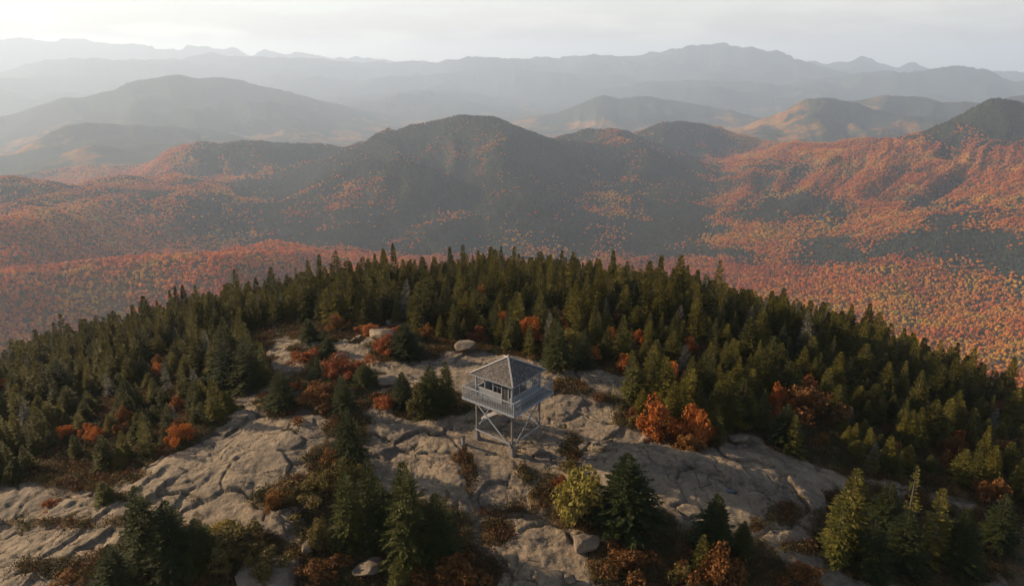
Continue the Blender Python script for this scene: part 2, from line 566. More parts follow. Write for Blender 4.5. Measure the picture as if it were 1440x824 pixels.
# streaks along the sheeting on the ledges
vs = coord(t, 'Object', (0.30, 2.4, 1.0), (0, 0, R(-52)))
strk = noise(t, vs, 1.2, 6, 0.6, 0.5)
rock = mix(t, 0.5, rock, ramp(t, strk, [(0.33, 0.60), (0.5, 1.0), (0.7, 1.15)]), 'MULTIPLY')
wv = t.nodes.new('ShaderNodeVectorMath'); wv.operation = 'MULTIPLY_ADD'
nq = t.nodes.new('ShaderNodeTexNoise'); nq.inputs['Scale'].default_value = 0.8; nq.inputs['Detail'].default_value = 6.0
t.links.new(v, nq.inputs['Vector'])
t.links.new(nq.outputs['Color'], wv.inputs[0]); wv.inputs[1].default_value = (2.2, 2.2, 0.5); t.links.new(v, wv.inputs[2])
vo = t.nodes.new('ShaderNodeTexVoronoi'); vo.feature = 'DISTANCE_TO_EDGE'; vo.inputs['Scale'].default_value = 0.42
t.links.new(wv.outputs[0], vo.inputs['Vector'])
gate = ramp(t, noise(t, v, 0.35, 4), [(0.50, 0.0), (0.60, 1.0)])
fis = math_n(t, 'MULTIPLY', ramp(t, vo.outputs['Distance'], [(0.0, 1.0), (0.030, 0.0)]), gate)
rock = mix(t, math_n(t, 'MULTIPLY', fis, 0.8), rock, (0.045, 0.038, 0.03))
stn = ramp(t, noise(t, coord(t, 'Object', (1.6, 0.35, 1.0), (0, 0, R(20))), 1.0, 7, 0.65, 0.5), [(0.56, 0.0), (0.68, 0.6)])
rock = mix(t, stn, rock, (0.085, 0.075, 0.068))
crk = attribute(t, 'joint')
rock = mix(t, math_n(t, 'MULTIPLY', crk, 0.75), rock, (0.055, 0.045, 0.032))
soilc = ramp(t, noise(t, v, 0.55, 7, 0.65, 0.5), [(0.30, (0.035, 0.028, 0.016)), (0.46, (0.075, 0.055, 0.025)), (0.58, (0.115, 0.065, 0.028)), (0.70, (0.10, 0.085, 0.035))])
soilc = mix(t, 0.6, soilc, ramp(t, noise(t, v, 6.0, 5, 0.7), [(0.3, 0.5), (0.7, 1.35)]), 'MULTIPLY')
sm = attribute(t, 'soil')
edge = math_n(t, 'ADD', sm, math_n(t, 'MULTIPLY', math_n(t, 'SUBTRACT', noise(t, v, 2.4, 6, 0.7), 0.5), 0.9))
sf = ramp(t, edge, [(0.42, 0.0), (0.58, 1.0)])
t.links.new(mix(t, sf, rock, soilc), p.inputs['Base Color'])
hh = math_n(t, 'ADD', math_n(t, 'MULTIPLY', nb, 1.0), math_n(t, 'MULTIPLY', nc, 0.30))
hh = math_n(t, 'ADD', hh, math_n(t, 'MULTIPLY', strk, 0.5))
hh = math_n(t, 'SUBTRACT', hh, math_n(t, 'MULTIPLY', fis, 0.5))
bump(t, p, hh, 1.0, 0.30)
p.inputs['Roughness'].default_value = 0.9

m_boulder, t, p, _ = mat('granite_boulder')
v = coord(t, 'Object')
rock, nb, nc = rock_colour(t, v)
t.links.new(mix(t, 1.0, rock, (0.78, 0.78, 0.80), 'MULTIPLY'), p.inputs['Base Color'])
bump(t, p, math_n(t, 'ADD', nb, math_n(t, 'MULTIPLY', nc, 0.3)), 0.6, 0.12)

# far forest floor and mountain cover
CONIFER = (0.030, 0.040, 0.026)
m_land, t, p, _ = mat('mountain_forest')
v = coord(t, 'Object')
f1 = noise(t, v, 0.012, 9, 0.70, 0.3)
f2 = noise(t, v, 0.05, 5, 0.7)
leafy = ramp(t, f1, [(0.32, (0.10, 0.072, 0.024)), (0.43, (0.19, 0.080, 0.020)), (0.50, (0.25, 0.105, 0.022)), (0.58, (0.26, 0.145, 0.028)), (0.70, (0.11, 0.08, 0.028))])
con = attribute(t, 'conifer')
cf = math_n(t, 'ADD', con, math_n(t, 'MULTIPLY', math_n(t, 'SUBTRACT', noise(t, v, 0.006, 9, 0.72, 0.4), 0.5), 1.9))
cfr = ramp(t, cf, [(0.36, 0.0), (0.62, 1.0)])
colr = mix(t, cfr, leafy, ramp(t, f2, [(0.3, (0.020, 0.028, 0.018)), (0.7, (0.050, 0.060, 0.036))]))
t.links.new(colr, p.inputs['Base Color'])
bump(t, p, noise(t, v, 0.045, 6, 0.75), 1.0, 14.0)
p.inputs['Roughness'].default_value = 1.0
p.inputs['Specular IOR Level'].default_value = 0.0


def leaf_mat(name, stops, trans=0.25, scale=1.2, instancer=False):
    m, t, p, out = mat(name)
    oi = t.nodes.new('ShaderNodeObjectInfo')
    v = coord(t, 'Object')
    n = noise(t, v, scale, 4, 0.6)
    f = math_n(t, 'ADD', math_n(t, 'MULTIPLY', oi.outputs['Random'], 0.62), math_n(t, 'MULTIPLY', math_n(t, 'SUBTRACT', n, 0.5), 0.9))
    f = math_n(t, 'ADD', f, 0.19)
    c = ramp(t, f, stops)
    if instancer:
        c = mix(t, ramp(t, n, [(0.3, 0.22), (0.7, 0.0)]), attribute(t, 'tint', 'INSTANCER', 'Color'), (0.02, 0.018, 0.01))
    t.links.new(c, p.inputs['Base Color'])
    p.inputs['Roughness'].default_value = 0.75
    p.inputs['Specular IOR Level'].default_value = 0.12
    tr = t.nodes.new('ShaderNodeBsdfTranslucent')
    t.links.new(c, tr.inputs['Color'])
    ms = t.nodes.new('ShaderNodeMixShader')
    ms.inputs[0].default_value = trans
    t.links.new(p.outputs[0], ms.inputs[1]); t.links.new(tr.outputs[0], ms.inputs[2])
    t.links.new(ms.outputs[0], out.inputs[0])
    return m


m_spruce = leaf_mat('spruce_needles', [(0.0, (0.030, 0.035, 0.009)), (0.35, (0.074, 0.066, 0.011)), (0.65, (0.122, 0.100, 0.013)), (0.88, (0.155, 0.125, 0.020)), (1.0, (0.098, 0.092, 0.036))])
m_sprdark = leaf_mat('dark_spruce_needles', [(0.0, (0.024, 0.032, 0.010)), (0.5, (0.042, 0.048, 0.012)), (1.0, (0.075, 0.074, 0.016))])
m_gold = leaf_mat('golden_spruce_needles', [(0.0, (0.05, 0.054, 0.012)), (0.5, (0.095, 0.085, 0.016)), (1.0, (0.15, 0.118, 0.022))])
m_grey = leaf_mat('grey_dying_needles', [(0.0, (0.07, 0.068, 0.045)), (0.5, (0.115, 0.105, 0.075)), (1.0, (0.17, 0.15, 0.11))])
m_orange = leaf_mat('orange_leaves', [(0.0, (0.20, 0.06, 0.015)), (0.5, (0.36, 0.11, 0.022)), (1.0, (0.46, 0.18, 0.035))], 0.3)
m_red = leaf_mat('red_leaves', [(0.0, (0.17, 0.050, 0.018)), (0.5, (0.28, 0.088, 0.028)), (1.0, (0.36, 0.14, 0.040))], 0.3)
m_rust = leaf_mat('rust_leaves', [(0.0, (0.085, 0.040, 0.014)), (0.5, (0.17, 0.072, 0.020)), (1.0, (0.25, 0.12, 0.03))], 0.25)
m_yellow = leaf_mat('yellow_green_leaves', [(0.0, (0.10, 0.085, 0.02)), (0.5, (0.20, 0.16, 0.035)), (1.0, (0.33, 0.21, 0.05))], 0.3)
m_olive = leaf_mat('olive_leaves', [(0.0, (0.06, 0.055, 0.018)), (0.5, (0.12, 0.09, 0.025)), (1.0, (0.19, 0.12, 0.035))], 0.25)
m_mead = leaf_mat('heath_leaves', [(0.0, (0.1, 0.05, 0.02)), (1.0, (0.2, 0.1, 0.03))], 0.2, 1.5, True)
m_valley = leaf_mat('valley_crowns', [(0.0, (0.1, 0.05, 0.02)), (1.0, (0.2, 0.1, 0.03))], 0.55, 0.25, True)

m_bark, t, p, _ = mat('bark')
v = coord(t, 'Object', (6, 6, 1.2))
t.links.new(ramp(t, noise(t, v, 3, 5), [(0.3, (0.05, 0.04, 0.03)), (0.7, (0.16, 0.135, 0.11))]), p.inputs['Base Color'])


def wood_mat(name, c0, c1, sc=(1, 1, 1), worn=(0.19, 0.17, 0.15), amt=0.5):
    m, t, p, _ = mat(name)
    v = coord(t, 'Object', sc)
    n = noise(t, v, 3.0, 6, 0.65)
    c = ramp(t, n, [(0.3, c0), (0.7, c1)])
    w = ramp(t, noise(t, coord(t, 'Object'), 1.7, 8, 0.75), [(0.52, 0.0), (0.68, amt)])
    t.links.new(mix(t, w, c, worn), p.inputs['Base Color'])
    bump(t, p, n, 0.25, 0.01)
    return m


m_paint = wood_mat('weathered_pale_paint', (0.18, 0.19, 0.20), (0.29, 0.30, 0.31), (2, 2, 0.6))
m_timber = wood_mat('weathered_timber', (0.12, 0.10, 0.085), (0.20, 0.175, 0.15), (3, 3, 0.7), (0.13, 0.11, 0.09), 0.6)
m_board = wood_mat('pale_boards', (0.32, 0.29, 0.26), (0.44, 0.41, 0.38), (3, 3, 0.7), (0.3, 0.26, 0.23), 0.4)
m_dark, t, p, _ = mat('dark_old_paint')
t.links.new(ramp(t, noise(t, coord(t), 4, 5), [(0.3, (0.035, 0.03, 0.027)), (0.7, (0.075, 0.06, 0.05))]), p.inputs['Base Color'])
m_shingle, t, p, _ = mat('grey_brown_shingles')
oi = attribute(t, 'shade')
v = coord(t)
c = ramp(t, oi, [(0.0, (0.065, 0.056, 0.050)), (0.5, (0.10, 0.086, 0.075)), (1.0, (0.16, 0.135, 0.115))])
t.links.new(mix(t, 0.6, c, ramp(t, noise(t, v, 5, 6, 0.7), [(0.3, 0.6), (0.7, 1.25)]), 'MULTIPLY'), p.inputs['Base Color'])
bump(t, p, noise(t, v, 40, 3), 0.3, 0.01)
m_conc, t, p, _ = mat('old_concrete')
t.links.new(ramp(t, noise(t, coord(t), 3, 7, 0.7), [(0.3, (0.13, 0.11, 0.092)), (0.7, (0.22, 0.19, 0.16))]), p.inputs['Base Color'])
bump(t, p, noise(t, coord(t), 14, 5), 0.4, 0.03)
m_metal, t, p, _ = mat('dull_grey_metal')
t.links.new(ramp(t, noise(t, coord(t), 5, 5), [(0.3, (0.16, 0.16, 0.165)), (0.7, (0.30, 0.30, 0.31))]), p.inputs['Base Color'])
p.inputs['Metallic'].default_value = 0.4
p.inputs['Roughness'].default_value = 0.6
m_water, t, p, _ = mat('rain_pool')
p.inputs['Base Color'].default_value = (0.03, 0.035, 0.04, 1)
p.inputs['Roughness'].default_value = 0.04
p.inputs['Specular IOR Level'].default_value = 0.5

# ------------------------------------------------------------------ terrain
fine = np.linspace(R(-45), R(45), 760)
side = np.concatenate([np.array([46, 47.5, 49.5, 52, 55, 59, 64, 70, 78, 88, 100, 115, 130, 145, 160, 175])])
AZ = np.concatenate([-R(1) * side[::-1], fine, R(1) * side])
r_sum = np.concatenate([np.linspace(1.0, 36, 14), np.arange(36.3, 70, 0.17), np.arange(70.2, 112, 0.26), np.geomspace(112.5, 200, 46)])
r_far = np.concatenate([np.geomspace(200, 1500, 150), np.geomspace(1510, 9000, 250), np.geomspace(9050, 25500, 120)])


def polar(rs, azs, hf):
    a, r = np.meshgrid(azs, rs, indexing='ij')
    x, y = r * np.sin(a), r * np.cos(a)
    na, nr = a.shape
    idx = np.arange(na * nr).reshape(na, nr)
    i2 = np.vstack([idx, idx[:1]])                  # close the ring
    F = np.stack([i2[:-1, :-1], i2[:-1, 1:], i2[1:, 1:], i2[1:, :-1]], -1).reshape(-1, 4)
    return x.ravel(), y.ravel(), F


x, y, F = polar(r_sum, AZ, None)
zg, soil, joint = h_ground(x, y, True)
rr = np.hypot(x, y)
za, _ = h_all(x, y)
w = sstep(150, 195, rr)
zg = zg * (1 - w) + za * w
me = np_mesh('ground', np.stack([x, y, zg], 1), F[:, ::-1])
smooth(me)
attr(me, 'soil', soil); attr(me, 'joint', joint)
me.materials.append(m_ground)
ground = bpy.data.objects.new('ground', me)
COL.objects.link(ground)
tag(ground, kind='structure')


def conifer_map(x, y, z, tot):
    # sunlit side put into the tree mix: orange hardwoods on left-falling slopes, conifers opposite
    slope = (z - h_all(x - 70.0, y)[0]) / 70.0
    r = np.hypot(x, y)
    az = np.arctan2(x, y)
    u = np.tan(az)                                   # lateral direction
    c = 0.36 + 0.42 * fbm(x / 620, y / 620, 201, 4) + 0.18 * fbm(x / 150, y / 150, 202, 3)
    c = c + 0.50 * sstep(1650, 2000, r) * sstep(5200, 3600, r) * sstep(0.36, 0.22, u) * sstep(-0.50, -0.30, u)
    c = c + 0.27 * sstep(4300, 5200, r) + 0.25 * sstep(8500, 11000, r)
    c = c - 0.45 * sstep(1900, 1500, r) - 0.05 * sstep(0.15, 0.3, u) * sstep(3400, 2600, r)
    c = c + (0.36 + 0.85 * fbm(x / 260, y / 260, 205, 4)) * sstep(1750, 2000, r) * sstep(2750, 2350, r) * sstep(0.16, 0.30, u)
    c = c + 0.3 * sstep(3900, 4200, r) * sstep(5600, 5200, r) * sstep(-0.30, -0.38, u)
    c = c + 0.30 * sstep(70, 170, tot) * sstep(1900, 2200, r) * sstep(0.36, 0.22, u) - 0.16 * np.clip((slope - .04) / .25, -.5, 1) * sstep(1700, 2200, r) * sstep(9000, 6000, r)
    hillr = np.exp(-(((x - 1936) / 330) ** 2 + ((y - 2916) / 420) ** 2))
    c = c + 0.9 * hillr
    c = c + 0.35 * sstep(160, 320, tot)
    # the spruce wood continues a little way down the summit slopes
    c = c + 1.6 * sstep(290, 215, r)
    return c


x, y, F = polar(r_far, AZ, None)
z, tot = h_all(x, y)
me = np_mesh('hills', np.stack([x, y, z], 1), F[:, ::-1])
smooth(me)
attr(me, 'conifer', conifer_map(x, y, z, tot))
me.materials.append(m_land)
hills = bpy.data.objects.new('hills', me)
COL.objects.link(hills)
tag(hills, kind='structure')
Z_LOW, Z_TOP = float(z.min()), float(max(z.max(), CAM_Z))

# ------------------------------------------------------------------ haze
b = bmesh.new()
bmesh.ops.create_cube(b, size=1.0)
hx = 26500.0
bmesh.ops.scale(b, vec=(2 * hx, 2 * hx, Z_TOP - Z_LOW + 26), verts=b.verts)
bmesh.ops.translate(b, vec=(0, 0, (Z_TOP + Z_LOW) / 2 + 12), verts=b.verts)
me = bpy.data.meshes.new('haze')
b.to_mesh(me); b.free()
haze = bpy.data.objects.new('haze', me)
COL.objects.link(haze)
tag(haze, kind='stuff')
mh = bpy.data.materials.new('haze_air')
mh.use_nodes = True
t = mh.node_tree
t.nodes.clear()
pv = t.nodes.new('ShaderNodeVolumePrincipled')
pv.inputs['Color'].default_value = (0.66, 0.80, 1.0, 1)
pv.inputs['Density'].default_value = 0.000080
pv.inputs['Anisotropy'].default_value = 0.24
mo = t.nodes.new('ShaderNodeOutputMaterial')
t.links.new(pv.outputs[0], mo.inputs['Volume'])
me.materials.append(mh)


# ------------------------------------------------------------------ scatter by geometry nodes (only for "stuff")
def scatter(name, pts, rotz, scl, idx, sources, tint=None, kind='stuff'):
    me = bpy.data.meshes.new(name)
    n = len(pts)
    me.vertices.add(n)
    me.vertices.foreach_set('co', np.ascontiguousarray(pts, np.float32).ravel())
    attr(me, 'rz', rotz); attr(me, 'scl', scl, 'FLOAT_VECTOR'); attr(me, 'pick', idx, 'INT')
    if tint is not None:
        attr(me, 'tint', np.concatenate([tint, np.ones((n, 1))], 1), 'FLOAT_COLOR')
    o = bpy.data.objects.new(name, me)
    COL.objects.link(o)
    tag(o, kind=kind)
    ng = bpy.data.node_groups.new(name + '_scatter', 'GeometryNodeTree')
    ng.interface.new_socket('Geometry', in_out='INPUT', socket_type='NodeSocketGeometry')
    ng.interface.new_socket('Geometry', in_out='OUTPUT', socket_type='NodeSocketGeometry')
    gi = ng.nodes.new('NodeGroupInput'); go = ng.nodes.new('NodeGroupOutput')
    join = ng.nodes.new('GeometryNodeJoinGeometry')

    def named(nm, dt):
        a = ng.nodes.new('GeometryNodeInputNamedAttribute')
        a.data_type = dt
        a.inputs['Name'].default_value = nm
        return a.outputs['Attribute']
    rz = named('rz', 'FLOAT'); sc = named('scl', 'FLOAT_VECTOR'); pk = named('pick', 'INT')
    cx = ng.nodes.new('ShaderNodeCombineXYZ')
    ng.links.new(rz, cx.inputs['Z'])
    for k, src in enumerate(sources):
        cmp_ = ng.nodes.new('FunctionNodeCompare')
        cmp_.data_type = 'INT'; cmp_.operation = 'EQUAL'
        ia = [s for s in cmp_.inputs if s.type == 'INT']
        ng.links.new(pk, ia[0]); ia[1].default_value = k
        oi = ng.nodes.new('GeometryNodeObjectInfo')
        oi.inputs['Object'].default_value = src
        oi.inputs['As Instance'].default_value = True
        ip = ng.nodes.new('GeometryNodeInstanceOnPoints')
        ng.links.new(gi.outputs[0], ip.inputs['Points'])
        ng.links.new(cmp_.outputs[0], ip.inputs['Selection'])
        ng.links.new(oi.outputs['Geometry'], ip.inputs['Instance'])
        ng.links.new(cx.outputs[0], ip.inputs['Rotation'])
        ng.links.new(sc, ip.inputs['Scale'])
        ng.links.new(ip.outputs[0], join.inputs[0])
    ng.links.new(join.outputs[0], go.inputs[0])
    md = o.modifiers.new('scatter', 'NODES')
    md.node_group = ng
    return o


# ------------------------------------------------------------------ plant shapes
def kites(P, D, L, Wd, Nn):
    """leaf-shaped quads at P along D, length L, width Wd, roughly facing Nn"""
    D = D / (np.linalg.norm(D, axis=1, keepdims=True) + 1e-9)
    S_ = np.cross(D, Nn)
    S_ = S_ / (np.linalg.norm(S_, axis=1, keepdims=True) + 1e-9)
    L = L[:, None]; Wd = Wd[:, None]
    a = P; bq = P + D * L * 0.45 + S_ * Wd * 0.5; c = P + D * L; d = P + D * L * 0.45 - S_ * Wd * 0.5
    V = np.stack([a, bq, c, d], 1).reshape(-1, 3)
    F = np.arange(len(V)).reshape(-1, 4)
    return V, F


def spruce_mesh(name, seed, H=6.0, Rad=1.45, dz=0.17, base=0.03, gap=0.0, lean=0.0, material=None, twig=1.0, step=0.17, expo=0.82):
    g = np.random.default_rng(seed)
    P, D, Ls, Ws, Nn = [], [], [], [], []
    z = base * H
    lump = g.uniform(0.75, 1.15, 8)
    while z < H * 0.985:
        t = z / H
        nb = int(g.integers(6, 10)) if t < 0.85 else 5
        prof = min(1.0, (1 - t) ** expo * 1.06) * (0.72 + 0.28 * min(1, t / 0.12))
        off = g.uniform(0, 6.28)
        for k in range(nb):
            if g.random() < gap: continue
            az = off + k * 6.283 / nb + g.normal(0, 0.22)
            L_ = Rad * prof * g.uniform(0.62, 1.10) * lump[int((az % 6.283) / 6.284 * 8)] + 0.07
            el = R(-18) + R(58) * t ** 1.3 + g.normal(0, 0.10)
            ca, sa, ce, se = math.cos(az), math.sin(az), math.cos(el), math.sin(el)
            d0 = np.array((ca * ce, sa * ce, se)); side = np.array((-sa, ca, 0.0))
            ns = max(2, int(L_ / step))
            for j in range(ns):
                s = 0.22 + 0.78 * (j + 0.5) / ns
                curve = -0.10 * L_ * (s - 0.4) ** 2 + 0.12 * L_ * max(0, s - 0.7)
                p0 = np.array((0, 0, z)) + d0 * L_ * s + np.array((0, 0, curve))
                for sgn in (-1, 1):
                    tl = twig * min(0.46, 0.14 + 0.42 * L_ * (1 - s) + 0.06) * g.uniform(0.75, 1.2)
                    dd = d0 * g.uniform(0.55, 0.9) + side * sgn * g.uniform(0.5, 0.9) + np.array((0, 0, g.normal(-0.05, 0.16)))
                    P.append(p0); D.append(dd); Ls.append(tl); Ws.append(tl * g.uniform(0.36, 0.55))
                    Nn.append((g.normal(0, 0.4), g.normal(0, 0.4), 1.0))
            tl = twig * min(0.40, 0.16 + 0.2 * L_)
            P.append(np.array((0, 0, z)) + d0 * L_ * 0.86); D.append(d0 + np.array((0, 0, 0.12))); Ls.append(tl); Ws.append(tl * 0.42); Nn.append((g.normal(0, 0.5), g.normal(0, 0.5), 1.0))
        z += dz * g.uniform(0.75, 1.3) * (1 - 0.35 * t)
    # leader
    for k in range(9):
        zz = H * (0.955 + 0.045 * k / 9)
        a = g.uniform(0, 6.28)
        P.append(np.array((0, 0, zz))); D.append(np.array((math.cos(a) * 0.5, math.sin(a) * 0.5, 1.0))); Ls.append(0.2); Ws.append(0.07); Nn.append((math.sin(a), -math.cos(a), 0.2))
    V, F = kites(np.array(P), np.array(D), np.array(Ls), np.array(Ws), np.array(Nn, float))
    V[:, 0] += lean * (V[:, 2] / H) ** 2
    me = np_mesh(name, V, F)
    me.materials.append(material)
    return me


def tube(pts, rad, n=6):
    V, F = [], []
    for k, (p_, r_) in enumerate(zip(pts, rad)):
        for j in range(n):
            a = 6.283 * j / n
            V.append((p_[0] + r_ * math.cos(a), p_[1] + r_ * math.sin(a), p_[2]))
    for k in range(len(pts) - 1):
        for j in range(n):
            F.append((k * n + j, k * n + (j + 1) % n, (k + 1) * n + (j + 1) % n, (k + 1) * n + j))
    return V, F


def trunk_mesh(name, H, lean=0.0):
    zs = [-0.35, 0.0, H * 0.25, H * 0.6, H * 0.97]
    rs = [0.13, 0.10, 0.075, 0.045, 0.010]
    V, F = tube([(lean * (max(z, 0) / H) ** 2, 0, z) for z in zs], rs)
    me = bpy.data.meshes.new(name)
    me.from_pydata(V, [], F)
    me.materials.append(m_bark)
    smooth(me)
    return me


SPR = []
specs = [(1, 6.0, 1.45, .17, .02, .00, .0), (2, 6.0, 1.25, .17, .03, .05, .1), (3, 6.0, 1.70, .16, .02, .02, -.1), (4, 6.0, 1.10, .18, .05, .10, .12),
         (5, 6.0, 1.55, .17, .02, .12, .0), (6, 6.0, 1.95, .16, .01, .05, .1), (7, 6.0, 1.30, .20, .08, .25, -.15), (8, 6.0, 1.40, .17, .03, .04, .0)]
for (sd, H, Rd, dz, bs, gp, ln) in specs:
    SPR.append((spruce_mesh('spruce_crown', sd, H, Rd, dz, bs, gp, ln, m_spruce, 1.0, .17, (.82, 1.1, .7, .6, 1.0, .9, .75, 1.25)[sd - 1]), trunk_mesh('spruce_trunk', H, ln)))
GOLD = [(spruce_mesh('golden_crown', 21, 6.0, 1.35, .18, .03, .08, .1, m_gold), trunk_mesh('spruce_trunk', 6, .1)),
        (spruce_mesh('golden_crown', 22, 6.0, 1.15, .20, .05, .18, -.1, m_gold), trunk_mesh('spruce_trunk', 6, -.1))]
HERO = [(spruce_mesh('spruce_crown', 61, 6.0, 2.0, .125, .015, .04, .05, m_sprdark, 0.62, 0.115), trunk_mesh('spruce_trunk', 6, .05)),
        (spruce_mesh('spruce_crown', 62, 6.0, 1.8, .125, .02, .10, -.1, m_sprdark, 0.60, 0.115), trunk_mesh('spruce_trunk', 6, -.1)),
        (spruce_mesh('spruce_crown', 63, 6.0, 2.2, .130, .01, .06, .1, m_sprdark, 0.66, 0.12), trunk_mesh('spruce_trunk', 6, .1))]
GREY = [(spruce_mesh('grey_crown', 51, 6.0, 1.15, .24, .12, .42, .25, m_grey, 0.8, .2), trunk_mesh('spruce_trunk', 6, .25)),
        (spruce_mesh('grey_crown', 52, 6.0, 1.35, .26, .06, .34, -.2, m_grey, 0.9, .2), trunk_mesh('spruce_trunk', 6, -.2))]
SNAG = (spruce_mesh('thin_crown', 31, 6.0, 0.85, .34, .25, .45, .1, m_gold, 0.8), trunk_mesh('spruce_trunk', 6, .1))


def shrub_meshes(seed, material, n=2600, leaf=0.115, flat=0.8, lobes=17):
    """unit shrub about 2 m wide and 1.6 m tall: stems and leaf clumps"""
    g = np.random.default_rng(seed)
    C = np.stack([g.normal(0, 0.46, lobes), g.normal(0, 0.46, lobes), g.uniform(0.35, 1.5, lobes) * flat], 1)
    C[:, 2] *= np.exp(-0.5 * (C[:, 0] ** 2 + C[:, 1] ** 2))
    Rr = g.uniform(0.14, 0.40, lobes)
    k = g.integers(0, lobes, n)
    d = g.normal(size=(n, 3)); d /= np.linalg.norm(d, axis=1, keepdims=True)
    P = C[k] + d * (Rr[k] * g.uniform(0.45, 1.08, n) ** 0.6)[:, None]
    P[:, 2] = np.maximum(P[:, 2], 0.03 + 0.1 * g.random(n))
    Nn = d + g.normal(0, 0.6, (n, 3)); Dd = np.cross(Nn, g.normal(size=(n, 3)))
    Ls = leaf * g.uniform(0.6, 1.35, n)
    V, F = kites(P, Dd, Ls, Ls * g.uniform(0.5, 0.85, n), Nn)
    me = np_mesh('foliage', V, F)
    me.materials.append(material)
    SV, SF = [], []
    for j in range(lobes):
        q = C[j]
        pts = [(g.normal(0, .06), g.normal(0, .06), -0.2), (q[0] * .4, q[1] * .4, q[2] * .45), (q[0], q[1], q[2])]
        v_, f_ = tube(pts, (.035, .022, .008), 5)
        o0 = len(SV)
        SV += v_; SF += [tuple(i + o0 for i in f) for f in f_]
    ms = bpy.data.meshes.new('stems')
    ms.from_pydata(SV, [], SF)
    ms.materials.append(m_bark)
    return me, ms


SHR = {}
for nm, m_, sd in (('orange', m_orange, 41), ('red', m_red, 42), ('rust', m_rust, 43), ('yellow', m_yellow, 44), ('olive', m_olive, 45)):
    SHR[nm] = [shrub_meshes(sd + 10 * k, m_) for k in range(2)]


def put_tree(pair, x, y, H, Wd, rz, label, cat='tree', group=None, name='spruce_tree', sink=0.08):
    z = float(h_ground(np.array([x]), np.array([y]))[0]) - sink
    o = empty(name, (x, y, z), rz)
    o.scale = (Wd, Wd, H / 6.0)
    for nm, me in (('trunk', pair[1]), ('crown', pair[0])):
        c = bpy.data.objects.new(nm, me)
        COL.objects.link(c)
        c.parent = o
    tag(o, label, cat, group)
    return o


def put_shrub(kind, x, y, wid, hgt, label, group=None):
    z = float(h_ground(np.array([x]), np.array([y]))[0]) - 0.05
    o = empty('autumn_shrub', (x, y, z), rnd.uniform(0, 6.28))
    o.scale = (wid / 1.9, wid / 1.9, hgt / 1.45)
    pr = SHR[kind][rnd.randrange(2)]
    for nm, me in (('stems', pr[1]), ('foliage', pr[0])):
        c = bpy.data.objects.new(nm, me)
        COL.objects.link(c)
        c.parent = o
    tag(o, label, 'shrub', group)
    return o


def px_per_m(x, y, z):
    F_ = y * CP - (z - CAM_Z) * SP
    return FPX / F_


